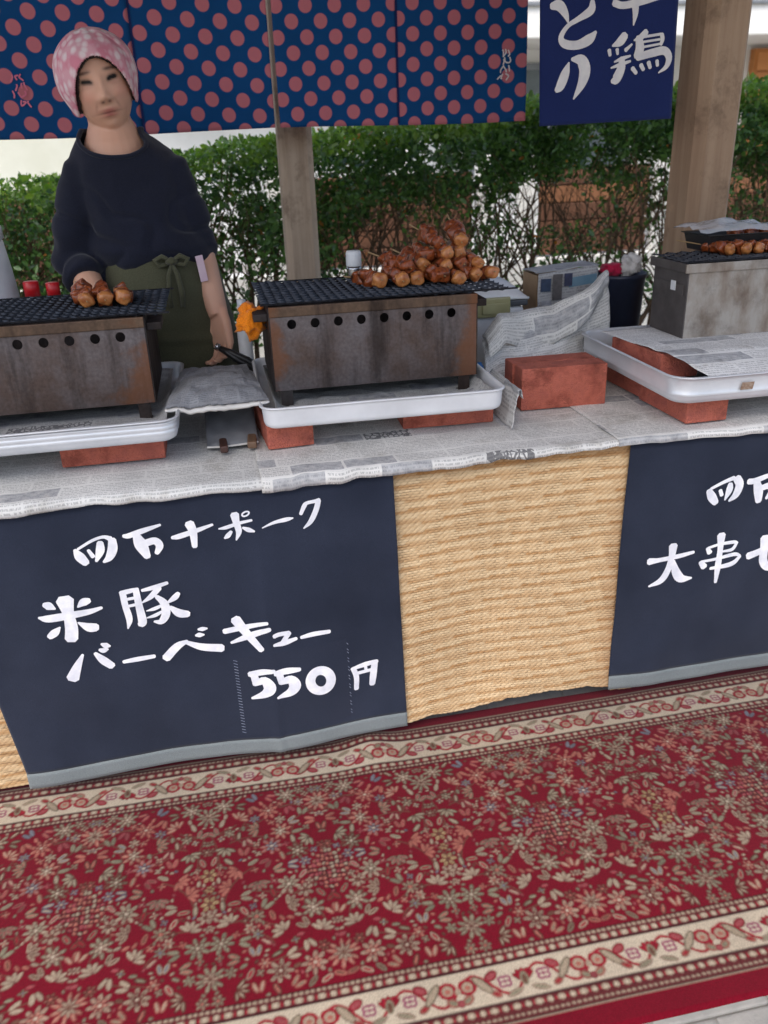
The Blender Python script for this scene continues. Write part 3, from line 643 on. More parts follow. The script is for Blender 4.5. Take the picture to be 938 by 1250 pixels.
# ---- navy banners with painted characters
LETTERS=[
('L','shi',[[-3251,5920,74,-3190,5771,195,-3094,5615,151],[-3196,5933,52,-2910,6077,59,-2691,6129,67,-2560,6072,112],[-2529,6048,150,-2554,5849,188,-2642,5677,151,-2762,5590,53],[-2762,6018,127,-2792,5840,165,-2897,5629,53],[-3005,5888,67,-2939,5737,90]]),
('L','man',[[-2310,6093,75,-2205,6087,113,-1946,6155,113,-1585,6243,53],[-2066,6070,150,-2008,5859,250,-1923,5581,138],[-1914,5888,152,-1731,5913,152,-1658,5793,153,-1734,5638,92]]),
('L','ju',[[-1397,5935,69,-1258,5946,115,-921,6026,100,-581,6126,54],[-1026,6201,190,-977,6012,161,-982,5684,109]]),
('L','po',[[-469,6020,29,-327,6033,77,-67,6097,71,196,6133,53],[-125,6297,175,-108,6109,135,-80,5918,119,-148,5737,30],[-231,5937,65,-305,5852,101,-375,5804,42],[7,5995,47,114,5934,101,228,5885,42],[159,6315,35,156,6291,35,136,6267,35,103,6248,35,67,6241,35,37,6247,35,21,6264,35,24,6287,35,45,6312,35,78,6330,35,114,6337,35,144,6332,35,159,6315,35]]),
('L','dash',[[393,5937,24,635,6023,66,897,6063,90,1027,6078,30]]),
('L','ku',[[1191,6143,72,1276,6314,95,1337,6369,77,1497,6388,78,1584,6396,108],[1570,6398,108,1507,6193,114,1380,5956,103,1230,5822,30]]),
('L','rice',[[-3628,4865,348,-3615,4558,222,-3615,4228,247,-3662,3964,257],[-4182,4550,51,-4015,4504,162,-3605,4516,163,-3224,4540,127,-2967,4592,67],[-4030,4823,109,-3946,4783,176,-3842,4706,44],[-3412,4683,37,-3287,4774,170,-3180,4799,126],[-3825,4282,37,-3940,4175,164,-4059,4090,127],[-3467,4330,37,-3284,4185,204,-3144,4155,189]]),
('L','pig',[[-2519,4845,127,-2512,4558,128,-2483,4221,129,-2545,3999,31],[-2553,4850,112,-2376,4873,104,-2217,4891,75],[-2256,4868,127,-2248,4518,144,-2234,4141,176,-2273,4042,154],[-2473,4696,67,-2262,4706,68],[-2481,4532,68,-2268,4550,68],[-2136,4851,67,-1922,4881,97,-1625,4953,75],[-1802,4864,128,-1985,4686,113,-2178,4570,30],[-1875,4670,91,-1749,4486,168,-1748,4235,177,-1861,4063,139,-2001,4084,54],[-1789,4450,61,-1957,4392,84,-2120,4366,23],[-1809,4307,54,-1962,4234,84,-2133,4201,31],[-1677,4496,46,-1521,4598,129,-1438,4689,91],[-1638,4386,77,-1482,4216,193,-1309,4169,155]]),
('L','ba',[[-3514,3558,54,-3664,3302,170,-3798,3041,257],[-3271,3540,77,-3144,3346,171,-2995,3168,157],[-3115,3737,54,-3036,3682,131,-2960,3652,54],[-3172,3609,69,-3099,3576,116,-3012,3592,54]]),
('L','dash',[[-2755,3216,79,-2484,3228,110,-2121,3238,87]]),
('L','be',[[-1891,3152,190,-1627,3404,167,-1410,3503,78],[-1438,3483,89,-1122,3335,168,-715,3269,192],[-1216,3624,55,-1138,3630,111,-1046,3628,44],[-1147,3765,55,-1060,3769,99,-967,3773,44]]),
('L','ki',[[-620,3658,123,-199,3715,123,287,3761,79],[-505,3377,56,-116,3500,147,325,3609,102],[-359,3921,222,-162,3568,180,111,3123,126]]),
('L','yu',[[403,3418,103,512,3444,103,725,3448,103],[725,3448,115,574,3236,104],[384,3204,69,599,3219,127,872,3282,81]]),
('L','dash',[[979,3284,81,1251,3316,116,1603,3311,93]]),
('L','five',[[-201,2541,140,58,2562,152,328,2567,94],[-109,2494,164,-77,2275,165],[-130,2284,118,91,2337,212,200,2162,273,87,2005,203,-209,1919,60]]),
('L','five',[[349,2500,130,622,2518,154,883,2513,95],[436,2446,154,474,2245,155],[436,2252,119,658,2292,214,749,2132,264,632,1975,205,350,1886,60]]),
('L','zero',[[1554,2092,219,1515,1967,219,1424,1885,220,1305,1870,219,1192,1926,219,1115,2036,218,1093,2171,217,1133,2295,216,1223,2375,215,1340,2390,216,1453,2336,216,1531,2227,217,1554,2092,219]]),
('L','yen',[[2078,2253,122,2139,2012,123,2123,1694,112],[2038,2240,73,2350,2293,122,2633,2324,98],[2576,2301,147,2535,2010,160,2495,1736,137],[2172,2105,86,2540,2129,86],[2360,2271,73,2370,2118,74]]),
('R','shi',[[10348,5591,139,10438,5428,210,10544,5279,155],[10394,5636,69,10669,5756,83,10932,5838,104],[11004,5820,195,11089,5658,204,11026,5428,177,10871,5292,57],[10855,5702,119,10842,5551,161,10762,5329,42],[10618,5577,91,10669,5452,91]]),
('R','man',[[11315,5701,141,11472,5700,141,11740,5771,120,12008,5843,71],[11533,5642,177,11602,5430,235,11640,5184,158],[11677,5507,142,11865,5536,157,11924,5393,144,11827,5231,72]]),
('R','big',[[9072,3966,180,9331,3977,115,9814,4020,116,10157,4082,80],[9624,4313,215,9621,4028,159,9568,3710,161,9421,3438,162,9125,3315,51],[9668,3914,87,9772,3609,206,9917,3424,207,10167,3415,52]]),
('R','skewer',[[10796,4446,218,10810,4086,140,10797,3652,157,10793,3227,76],[10483,4147,88,10551,4030,132],[10500,4156,66,10774,4217,73,11128,4225,88,11240,4192,59],[11222,4195,74,11118,4046,89,10872,4024,52],[10350,3804,111,10447,3681,163],[10366,3820,66,10681,3850,74,11173,3912,97,11344,3852,60],[11345,3841,75,11136,3672,127,10604,3623,74]]),
('R','se',[[11567,3804,188,11827,3880,165,12237,4045,151,12486,4086,113],[11953,4226,239,11964,3935,211,11975,3639,213,12115,3453,191,12379,3417,154,12599,3425,116],[12470,4069,113,12374,3770,99,12242,3685,46]]),
('B','to',[[8627,15843,152,8823,15852,237,8980,15685,169,9066,15504,46],[9664,15938,116,9634,15748,194,9326,15571,124,9058,15424,101,8900,15199,132,8994,15049,188,9318,15016,197,9633,15136,229,9795,15293,71]]),
('B','ri',[[9133,14644,40,9051,14411,216,8935,14140,225,8832,14032,121],[9207,14714,79,9447,14685,263,9561,14473,297,9501,14182,226,9302,13835,41]]),
('B','ten',[[10223,15899,155,10464,15845,156,10891,15912,157,11406,15995,71],[10756,16154,179,10773,15878,180,10792,15668,142,10763,15422,32]]),
('B','chicken',[[10563,15212,183,10443,15071,200,10253,14984,48],[10173,14896,96,10204,14780,80],[10378,14910,88,10400,14802,64],[10756,15012,48,10600,14882,97],[10326,14633,40,10519,14702,89,10735,14760,49],[10248,14503,40,10486,14572,89,10745,14644,57],[10518,14709,137,10515,14491,211,10401,14254,229,10294,14201,98],[11106,15276,144,10964,15153,136,10802,15094,40],[10920,15154,176,10968,14919,226,10914,14739,203],[11029,15163,60,11511,15221,60],[11039,15055,52,11478,15106,53],[11050,14943,53,11533,15012,53],[11516,15214,105,11545,15109,105,11513,14990,81],[10916,14721,162,11308,14812,187,11617,14854,188,11759,14706,172,11709,14505,116,11511,14368,33],[10804,14485,106,10913,14373,90],[11021,14554,106,11099,14443,90],[11217,14606,106,11274,14483,90],[11438,14638,90,11463,14528,82]]),
]

def stroke(g, pts, depth, surf, flatn):
    P = [(pts[i]*1e-4, pts[i+1]*1e-4, pts[i+2]*1e-4) for i in range(0, len(pts), 3)]
    closed = len(P) > 5 and abs(P[0][0]-P[-1][0]) < 1e-3 and abs(P[0][1]-P[-1][1]) < 1e-3
    Q = []; k = len(P); sub_ = 5
    for i in range(k-1):
        p0 = P[i-1] if i else (P[-2] if closed else tuple(2*a-c for a, c in zip(P[0], P[1])))
        p3 = P[i+2] if i+2 < k else (P[1] if closed else tuple(2*a-c for a, c in zip(P[-1], P[-2])))
        for s in range(sub_):
            t = s/sub_; Q.append([.5*((2*b_)+(-a+c)*t+(2*a-5*b_+4*c-d)*t*t+(-a+3*b_-3*c+d)*t**3) for a, b_, c, d in zip(p0, P[i], P[i+1], p3)])
    Q.append(list(P[-1])); m_ = len(Q); vs = []
    if not closed:   # round the two ends
        for e, o in ((0, 1), (-1, -2)):
            dx, dz = Q[e][0]-Q[o][0], Q[e][1]-Q[o][1]; L = sqrt(dx*dx+dz*dz) or 1
            w = Q[e][2]; ext = [Q[e][0]+dx/L*w*.28, Q[e][1]+dz/L*w*.28, w*.55]
            if e == 0: Q.insert(0, ext)
            else: Q.append(ext)
        m_ = len(Q)
    for i in range(m_):
        a, c = Q[max(i-1,0)], Q[min(i+1,m_-1)]
        if closed and i in (0, m_-1): a, c = Q[-2], Q[1]
        tx, tz = c[0]-a[0], c[1]-a[1]; L = sqrt(tx*tx+tz*tz) or 1; nx_, nz_ = -tz/L, tx/L; w = max(Q[i][2], .0012)/2
        for s in (1, .33, -.33, -1):
            x_, z_ = Q[i][0]+nx_*w*s, Q[i][1]+nz_*w*s; vs.append((x_, surf(x_, z_)-depth, z_))
    g.add(vs, [(i*4+j, i*4+j+1, (i+1)*4+j+1, (i+1)*4+j) for i in range(m_-1) for j in range(3)])
def lettering(which, parent, surf, mat, d0=.0016):
    for b_, nm, ss in LETTERS:
        if b_ != which: continue
        g = G()
        for k, s in enumerate(ss): stroke(g, s, d0+.00022*k, surf, 0)
        g.build('letter', mat, parent)
def cloth_panel(nm, fn, x0f, x1f, ztop, zbotf, surf, hem, mat, parent, nu=90, nv=60, z_cut=None):
    """a hanging cloth whose sides may slant: x0f/x1f(v) and bottom zbotf(u)"""
    def f(u, v):
        zb = zbotf(u)+hem; z_ = ztop+(zb-ztop)*v; x_ = x0f(v)+(x1f(v)-x0f(v))*u
        return (x_, surf(x_, z_), z_)
    o = G().sheet(f, nu, nv, (x1f(0)-x0f(0), ztop-zbotf(.5))).build(nm, mat, parent, smooth=True, solid=.0012)
    h = None
    if hem:
        def f2(u, v):
            zt_ = zbotf(u)+hem; z_ = zt_+.0015-(hem+.0015)*v; x_ = x0f(1)+(x1f(1)-x0f(1))*u
            return (x_, surf(x_, z_)-.0018, z_)
        h = G().sheet(f2, nu, 4).build('hem', MT['hem'], parent, smooth=True, solid=.0012)
    return o, h
def surfL(x_, z_):
    d = (.7-z_); f = .008*sin(x_*13+1)*d*1.6+.018*nz2(x_*4, z_*1.6, 3)*d*1.5+.006*nz2(x_*9, z_*7, 13)*min(1,d*4)
    return -.0215-f*.8 - .004*exp(-((x_-.03)/.012)**2)*min(1,d*2.2) - .035*d*d*.35
bl = thing('price_banner', (-.1, -.015, .05), 'navy cloth banner with white brush lettering and the price 550円', 'banner')
cl, h = cloth_panel('cloth', None, lambda v: -.585+.071*v, lambda v: .313+.015*v, .6965, lambda u: .044+.004*nz2(u*6,2,2), surfL, .036, MT['navy'], bl, 160, 70)
lettering('L', bl, surfL, MT['letter'])
# stitched price patch
def fpatch(u, v):
    x_ = -.045+.242*u-.012*v*0; z_ = .298-.205*v+.018*u*0+.006*u; return (x_, surfL(x_, z_)-.0009, z_)
MT['navy_patch'] = cloth_mat('navy_patch', lin(34,41,57), lin(42,48,64))
pt = G().sheet(fpatch, 30, 24).build('price_patch', MT['navy_patch'], bl, smooth=True)
MT['thread'] = pm('pale_thread', lin(120,128,150), lin(150,156,172), 50, .9, 0, 0)
for x_ in (-.047, .198):
    g = G(); q = .004 if x_ < 0 else .0015
    for k in range(26):
        z_ = .292-.0076*k
        if x_ > 0 and k % 3 == 1: continue
        g.tube([(x_-q, surfL(x_, z_)-.0016, z_+.002), (x_+q, surfL(x_, z_)-.0016, z_-.002)], .0006, 4)
    tag(g.build('stitching', MT['thread'], bl), kind='stuff')
def surfR(x_, z_):
    d = (.7-z_); return -.020-.008*sin(x_*11+2)*d*1.4-.014*nz2(x_*4+5, z_*1.6, 6)*d*1.3-.005*nz2(x_*9, z_*7, 15)*min(1,d*4) - .010*d*d
brn = thing('banner', (1.3, -.015, .05), 'navy cloth banner with white lettering at right, cut by the frame', 'banner')
cloth_panel('cloth', None, lambda v: .836-.004*v, lambda v: 1.72, .6965, lambda u: .056+.004*nz2(u*6,2,9), surfR, .036, MT['navy'], brn, 150, 70)
lettering('R', brn, surfR, MT['letter'])

# ---- polka dot curtains on the rod behind the cook, and the indigo banner by the post
RODZ = 1.86
def curtain(label, edges, zbf, surf, shear, cx, nu):
    x0, x1 = edges[0], edges[-1]
    t_ = thing('curtain', ((x0+x1)/2, 1.10, 1.35), label, 'curtain', 'polka dot curtains on the bamboo rod')
    mt = polka_mat('polka_cotton', lin(18,72,124), lin(188,110,118), cx=cx, shear=shear)
    for q, (a, c) in enumerate(zip(edges[:-1], edges[1:])):
        def f(u, v):
            x_ = a+(c-a)*u; z_ = RODZ+.012+(zbf(x_)-RODZ-.012)*v; return (x_, surf(x_, z_)-(.0 if q == 0 else .0015), z_)
        g = G().sheet(f, nu, 40)
        for k_ in g.uv: p = g.v[k_]; g.uv[k_] = (p[0]-.25+q*.026+.0415, p[2]-1.385)
        g.build('cloth_width', mt, t_, smooth=True, solid=.001)
    for s in edges[1:-1]:
        G().sheet(lambda u, v: (s-.003+.006*u, surf(s, RODZ+(1.352-RODZ)*v)-.004, RODZ+(1.352-RODZ)*v), 2, 30).build('seam', MT['navy2'], t_, smooth=True)
    return t_
sl = lambda x_, z_: 1.102+.015*sin(x_*12)*(RODZ-z_)*1.3+.006*nz2(x_*5, z_*3, 4)*(RODZ-z_)*3
sr = lambda x_, z_: 1.102+.013*sin(x_*15+1)*(RODZ-z_)*1.3+.006*nz2(x_*5, z_*3, 7)*(RODZ-z_)*3-.05*max(0,(x_-.93)/.06)*(RODZ-z_)*.4
cL = curtain('blue curtain with pink polka dots behind the cook', [-1.18, -.145, .224], lambda x_: 1.349+.004*sin(x_*5)-.004*max(0,-x_), sl, .055, .0875, 60)
cR = curtain('blue curtain with pink polka dots between the weathered post and the indigo banner', [.238, .591, .985], lambda x_: 1.349+.003*sin(x_*6), sr, -.012, .083, 50)
def scribble(parent, surf, x0, z0, rows, mat, seed, w=.0042):   # a small block of printed lettering too blurred to read
    rd = random.Random(seed); g = G()
    for r in range(rows):
        z_ = z0-.021*r; x_ = x0+rd.uniform(-.006,.006)
        for c in range(3):
            pts = []
            a = x_+.0115*c
            for k in range(3): pts += [round((a+rd.uniform(-.006,.006))*1e4), round((z_+(.007-.007*k)+rd.uniform(-.003,.003))*1e4), round(w*1e4)]
            stroke(g, pts, .003+.0003*(c+3*r), surf, 0)
    return g.build('printed_lettering', mat, parent)
MT['pinkprint'] = pm('pink_print', lin(206,110,134), lin(214,124,144), 30, .9, 0, 0)
scribble(cL, sl, -.472, 1.497, 4, MT['pinkprint'], 3)
scribble(cR, sr, .908, 1.532, 4, MT['print'], 5, .004)

sb_ = lambda x_, z_: .602+.005*sin(x_*14+.5)*(RODZ-z_)*1.3+.004*nz2(x_*5, z_*3, 9)
bn = thing('hanging_banner', (1.01, .6, 1.32), 'indigo hanging banner with large pale brush characters beside the brown post', 'banner')
G().sheet(lambda u, v: (.824+.02*v+.357*u-.002*v, sb_(.83+.35*u, RODZ+.012+(1.324+.007*u-RODZ-.012)*v), RODZ+.012+(1.324+.007*u-RODZ-.012)*v), 40, 50).build('cloth', MT['navy2'], bn, smooth=True, solid=.0012)
lettering('B', bn, sb_, MT['print'], .0018)

# ================================================================== THINGS ON THE TABLE
# ---- bricks: pressed red bricks 210 x 100 x 60
bk = G().obox((0,0,.03), (.21,.10,.06)).build('brick', MT['brick'], None, bevel=.003)
first_b = [True]
def brick(loc, label, rz=0, rx=0, ry=0, group='bricks propping the trays'):
    o = bk if first_b[0] else bk.copy()
    if not first_b[0]: COL.objects.link(o)
    first_b[0] = False; o.location = loc; o.rotation_euler = (rx, ry, rz); return tag(o, label, 'brick', group)
TZ = .706
brick((-.247, .196, TZ-.002), 'red brick under the front of the left tray')
brick((.115, .235, TZ-.0005), 'red brick under the left end of the middle tray, showing its short end', pi/2+.08)
brick((.487, .222, TZ), 'red brick under the right end of the middle tray', -.04)
brick((1.027, .118, TZ+.004), 'red brick under the front corner of the right tray, short end forward', pi/2+.02)
brick((1.030, .335, TZ+.004), 'red brick under the left side of the right tray, behind the corner brick', pi/2+.03)
for x_, y_, w_ in ((-.7, .2, 'far left'),): brick((x_, y_, TZ-.002), 'red brick under the far left of the left tray')
brick((1.45, .12, TZ+.004), 'red brick under the right tray towards the frame edge', pi/2)
# the pair standing on edge
brick((.785, .284, TZ+.05), 'front red brick of the pair standing on edge by the crumpled newspaper', -.035, pi/2, 0, 'bricks standing on edge')
brick((.782, .346, TZ+.05), 'rear red brick of the pair standing on edge, against the crumpled newspaper', -.02, pi/2, 0, 'bricks standing on edge')
# in the right tray, under the box grill
brick((1.17, .33, .7795), 'red brick lying in the right tray under the left end of the rusty box', pi/2, 0, 0, 'bricks under the box grill')
brick((1.48, .33, .7795), 'red brick lying in the right tray under the right end of the rusty box', pi/2, 0, 0, 'bricks under the box grill')
brick((1.012, .238, .7795), 'red brick in the left end of the right tray, half covered by paper', pi/2+.1, 0, 0, 'bricks under the box grill')

# ---- shallow trays
def tray(name, label, x0, x1, y0, y1, z0, h, mat, rz=0, lip=.007, ridges=0, rad=.035, group='shallow trays on bricks'):
    cx, cy = (x0+x1)/2, (y0+y1)/2; t_ = thing(name, (cx, cy, z0), label, 'tray', group, rz)
    def ring(off, z_, r):
        pts = []; a, c = (x1-x0)/2+off, (y1-y0)/2+off; r = max(r+off, .004)
        for qx, qy, s in ((1,1,0),(-1,1,1),(-1,-1,2),(1,-1,3)):
            for k in range(7):
                q = pi/2*s+pi/2*k/6; pts.append((qx*(a-r)+r*cos(q), qy*(c-r)+r*sin(q), z_))
        return pts
    prof = [(-.030,.0),(-.010,.0),(-.003,.004),(0,.012)]
    for k in range(ridges):
        zz = .016+.010*k; prof += [(.0005,zz),(.0028,zz+.003),(.0008,zz+.006)]
    prof += [(.002,h-.006),(lip*.6,h-.001),(lip,h-.002),(lip,h),(lip*.4,h+.0015),(-.001,h-.001),(-.002,h-.006),(-.004,.012),(-.010,.004),(-.030,.003)]
    vs = []; fs = []; nn_ = 28
    for o_, z_ in prof: vs += ring(o_, z_, rad)
    for i in range(len(prof)-1): fs += [(i*nn_+j, i*nn_+(j+1)%nn_, (i+1)*nn_+(j+1)%nn_, (i+1)*nn_+j) for j in range(nn_)]
    fs += [tuple(range(nn_-1,-1,-1)), tuple((len(prof)-1)*nn_+j for j in range(nn_))]
    G().add(vs, fs).build('pan', mat, t_, smooth=True, local=True)
    return t_
tl = tray('tray', 'ribbed aluminium tray under the left grill', -.95, -.105, .052, .56, .7685, .046, MT['tray'], -.004, ridges=3)
tm = tray('tray', 'white enamel tray under the middle grill', .072, .582, .062, .52, .7675, .046, MT['enamel'], -.02, rad=.03)
tg = tray('tray', 'large white tray with a stepped side under the rusty box', .922, 1.62, -.045, .47, .7715, .058, MT['tray'], -.01, ridges=1, lip=.009, rad=.045)
MT['rustmark'] = pm('rust_mark', lin(120,86,60), lin(158,140,124), 120, .8, 0, 0, lo=.3, hi=.6)
G().sheet(lambda u, v: (1.065+.028*u-.003*v-tg.location.x, -.0515-tg.location.y, .812-.016*v-tg.location.z), 4, 4).build('rust_mark', MT['rustmark'], tg, local=True, solid=.0008)

# ---- paper lying in the trays
def crumple(u, v, s, a=.004): return a*nz2(u*7, v*7, s)+a*.5*nz2(u*17, v*17, s+3)
def tray_paper(label, x0, x1, y0, y1, z0, seed, mat, lift=.004):
    def f(u, v):
        x_, y_ = x0+(x1-x0)*u, y0+(y1-y0)*v; e = min(u, 1-u)*(x1-x0); e2 = min(v, 1-v)*(y1-y0); e = min(e, e2)
        return (x_, y_, z0+lift+.028*max(0, 1-e/.03)**2+abs(crumple(u, v, seed, .007)))
    return tag(G().sheet(f, 60, 40, (x1-x0, y1-y0)).build('newspaper', mat, None, smooth=True, solid=.0006), label, 'newspaper', 'newspapers lining the trays')
tray_paper('grey newspaper lining the left tray under the grill legs', -.90, -.125, .08, .53, .7725, 1, paper_mat('newsprint_d', (.40,.40,.40), 11))
tray_paper('grey newspaper lining the middle tray under the grill legs', .095, .56, .09, .49, .7715, 2, paper_mat('newsprint_e', (.42,.42,.41), 14))
# paper on the right tray: comes from beneath the box, folds over the front rim
def frt(u, v):
    y_ = .40-.43*v; x_ = .950+.66*u+(1-u)*(.035*v if v < .6 else .021+.045*(v-.6)/.4)
    z_ = .8412 if y_ > .24 else (.8430-.030*min(1, max(0, (.115-y_)/.14))**1.2)
    return (x_, y_, z_+.0012*nz2(u*8, v*5, 21)+(.004*abs(nz2(u*9,v*7,22)) if y_ < .22 else 0))
tag(G().sheet(frt, 60, 44, (.6,.42)).build('newspaper', paper_mat('newsprint_f', (.80,.80,.79), 17), None, smooth=True, solid=.0006), 'pale newspaper spread beneath the rusty box over the right tray', 'newspaper')

# ---- grills
def zigzag_mesh(x0, x1, y0, y1, z_, px=.038, py=.0165, w=.0019, seed=0):
    """expanded-metal net: neighbouring zigzag strands touch at the knots"""
    g = G(); nrow = int((y1-y0)/py); ncol = int((x1-x0)/px*2); rd = random.Random(seed)
    for r in range(nrow):
        yb = y0+py*(r+.5); pts = []
        for k in range(ncol+1):
            s = 1 if (k+r) % 2 else -1; x_ = x0+px/2*k
            sag = .003*nz2(x_*6, yb*6, seed)
            pts.append((x_, yb+s*(py/2-.0004), z_+sag+.0010*s))
        for i in range(len(pts)-1):
            (xa,ya,za),(xb,yb_,zb) = pts[i], pts[i+1]
            g.add([(xa,ya-w,za-w),(xa,ya+w,za-w*.2),(xa,ya,za+w),(xb,yb_-w,zb-w),(xb,yb_+w,zb-w*.2),(xb,yb_,zb+w)], [(0,1,4,3),(1,2,5,4),(2,0,3,5)])
    return g
def plate_with_holes(g, x0, x1, y_, z0, z1, holes, r, thick=.003, seg=12):
    """front plate with round vent holes really cut through (strip of square cells, each with a round hole)"""
    zc = holes[0][1]; h = .019; xs_ = sorted(hx for hx, _ in holes)
    def quad(a, b_, c, d):
        g.add([(a,y_,c),(b_,y_,c),(b_,y_,d),(a,y_,d),(a,y_+thick,c),(b_,y_+thick,c),(b_,y_+thick,d),(a,y_+thick,d)], [(0,1,2,3),(7,6,5,4),(0,4,5,1),(3,2,6,7),(0,3,7,4),(1,5,6,2)])
    quad(x0, x1, z0, zc-h); quad(x0, x1, zc+h, z1); prev = x0
    for hx in xs_:
        quad(prev, hx-h, zc-h, zc+h); prev = hx+h; vs = []; fs = []; n_ = 16
        for yy in (y_, y_+thick):
            for k in range(n_):
                a = 2*pi*k/n_+pi/4; ca, sa = cos(a), sin(a); m_ = max(abs(ca), abs(sa)); vs.append((hx+h*ca/m_, yy, zc+h*sa/m_))
            for k in range(n_):
                a = 2*pi*k/n_+pi/4; vs.append((hx+r*cos(a), yy, zc+r*1.06*sin(a)))
        for k in range(n_):
            k2 = (k+1) % n_; fs += [(k, k2, n_+k2, n_+k), (2*n_+k, 3*n_+k, 3*n_+k2, 2*n_+k2), (n_+k, n_+k2, 3*n_+k2, 3*n_+k)]
        g.add(vs, fs)
    quad(prev, x1, zc-h, zc+h)
def grill(label, x0, x1, y0, y1, holes, mx0, mx1, seed, feet, tilt=0.0):
    t_ = thing('charcoal_grill', ((x0+x1)/2, (y0+y1)/2, .776), label, 'grill', 'charcoal box grills')
    zb, zt = .812, .992
    g = G(); plate_with_holes(g, x0, x1, y0, zb, zt-.022, [(h, .955-.001) for h in holes], .0098)
    g.build('front_plate', MT['steel'], t_)
    G().box(x0-.0015, x1+.0015, y0-.004, y0+.006, zt-.0215, zt).build('front_rim', MT['steel_rim'], t_, bevel=.002)
    G().box(x0, x1, y1-.003, y1, zb, zt).build('back_plate', MT['steel_dark'], t_)
    for xa in (x0-.003, x1): G().box(xa, xa+.003, y0+.0005, y1, zb, zt-.002).build('side_plate', MT['steel_dark'], t_)
    G().box(x0+.001, x1-.001, y0+.004, y1-.004, zb+.004, zb+.008).build('bottom_plate', MT['steel_dark'], t_)
    g = G(); rd = random.Random(seed)
    for k in range(70):
        cx_, cy_ = rd.uniform(x0+.03, x1-.03), rd.uniform(y0+.03, y1-.03); g.obox((cx_, cy_, zb+.022), (rd.uniform(.02,.05), rd.uniform(.02,.04), .025), rd.uniform(0,3), rd.uniform(-.4,.4))
    tag(g.build('charcoal', MT['hole'], t_), kind='stuff')
    for fx in feet:
        for yy in (y0+.004, y1-.03):
            G().box(fx-.013, fx+.013, yy, yy+.003, .7745, zb+.02).build('leg', MT['steel_dark'], t_)
            G().box(fx-.013, fx+.013, yy+.003, yy+.022, .7745, .7775).build('foot', MT['steel_dark'], t_)
    for xa, s in ((x1+.003, 1), (x0-.003, -1)):      # side carrying tabs
        G().box(min(xa, xa+s*.030), max(xa, xa+s*.030), y0+.03, y0+.12, zt-.034, zt-.018).build('handle', MT['steel_dark'], t_, bevel=.002)
    net = zigzag_mesh(mx0, mx1, y0+.012, y1+.045, zt+.0035, seed=seed).build('wire_net', MT['mesh'], t_)
    for yy in (y0+.012, y1+.045): G().tube([(mx0, yy, zt+.0035), (mx1, yy, zt+.0035)], .0022, 6).build('net_edge', MT['mesh'], t_)
    return t_
grill('long charcoal grill at left with the cook behind it', -.98, -.152, .200, .50, [-.201-.05*k for k in range(14)], -1.0, -.098, 3, (-.175, -.55, -.93))
grill('charcoal grill in the middle, scorched brown at its left corner, piled with skewers', .105, .557, .200, .50, [.15+.05*k for k in range(8)], .088, .655, 5, (.128, .530))

# rusty galvanised box grill at right
t_ = thing('box_grill', (1.3, .32, .8405), 'rusty galvanised box grill standing in the right tray', 'grill')
G().box(1.092, 1.56, .250, .254, .842, 1.012).build('front_plate', MT['rusty'], t_)
G().box(1.56, 1.563, .2545, .41, .842, 1.012).build('side_plate', MT['rusty'], t_)
MT['dull_side'] = pm('dull_grey_steel', lin(92,86,84), lin(72,66,64), 12, .65, .2, .3, 60, .003, mott=9)
sp = G().box(1.089, 1.092, .2505, .41, .842, 1.012).build('side_plate', MT['dull_side'], t_)
G().box(1.0855, 1.0885, .262, .40, .942, .966).build('latch_strap', MT['dull_side'], sp, bevel=.001)
G().box(1.083, 1.0853, .295, .315, .950, .972).build('paper_label', MT['white_plastic'], sp)
G().box(1.092, 1.56, .4105, .414, .842, 1.012).build('back_plate', MT['steel_dark'], t_)
G().box(1.093, 1.559, .255, .409, .846, .850).build('bottom_plate', MT['steel_dark'], t_)
G().box(1.080, 1.57, .244, .2495, .995, 1.016).build('top_rim', MT['rusty'], t_, bevel=.002)
G().box(1.080, 1.0885, .250, .42, .995, 1.016).build('top_rim', MT['dull_side'], t_, bevel=.002)
zigzag_mesh(1.085, 1.57, .252, .42, 1.0195, seed=9).build('wire_net', MT['mesh'], t_)
G().tube([(1.085, .250, 1.0195), (1.57, .250, 1.0195)], .0025, 6).build('net_edge', MT['mesh'], t_)

# ---- skewers
def chunk(seed, sx, sy, sz, mat, nm, am=.36, pw=.62):
    bm = bmesh.new(); bmesh.ops.create_icosphere(bm, subdivisions=3, radius=1)
    for v in bm.verts:
        p = v.co.copy(); k = .95+am*mnoise.noise(p*1.25+Vector((seed*3.1,0,0)))+am*.36*mnoise.noise(p*2.8+Vector((seed,5,0)))
        q = Vector((math.copysign(abs(p.x)**pw, p.x), math.copysign(abs(p.y)**pw, p.y), math.copysign(abs(p.z)**pw, p.z)))
        v.co = Vector((q.x*sx, q.y*sy, q.z*sz))*k
    me = bpy.data.meshes.new(nm); bm.to_mesh(me); bm.free(); me.polygons.foreach_set('use_smooth', [True]*len(me.polygons)); me.materials.append(mat); return me
CH = [chunk(k, .0145+.002*(k%3), .0125, .0125+.0018*(k%2), MT['meat'], 'meat_piece') for k in range(6)]
PO = [chunk(k+20, .0138, .0105, .0130, MT['leek'], 'potato_piece', .24, .72) for k in range(4)]
STK = G().tube([(0,-.010,0),(0,.182,0)], [.0012,.0019], 6).build('stick', MT['bamboo']).data
bpy.data.objects.remove(bpy.data.objects['stick'])
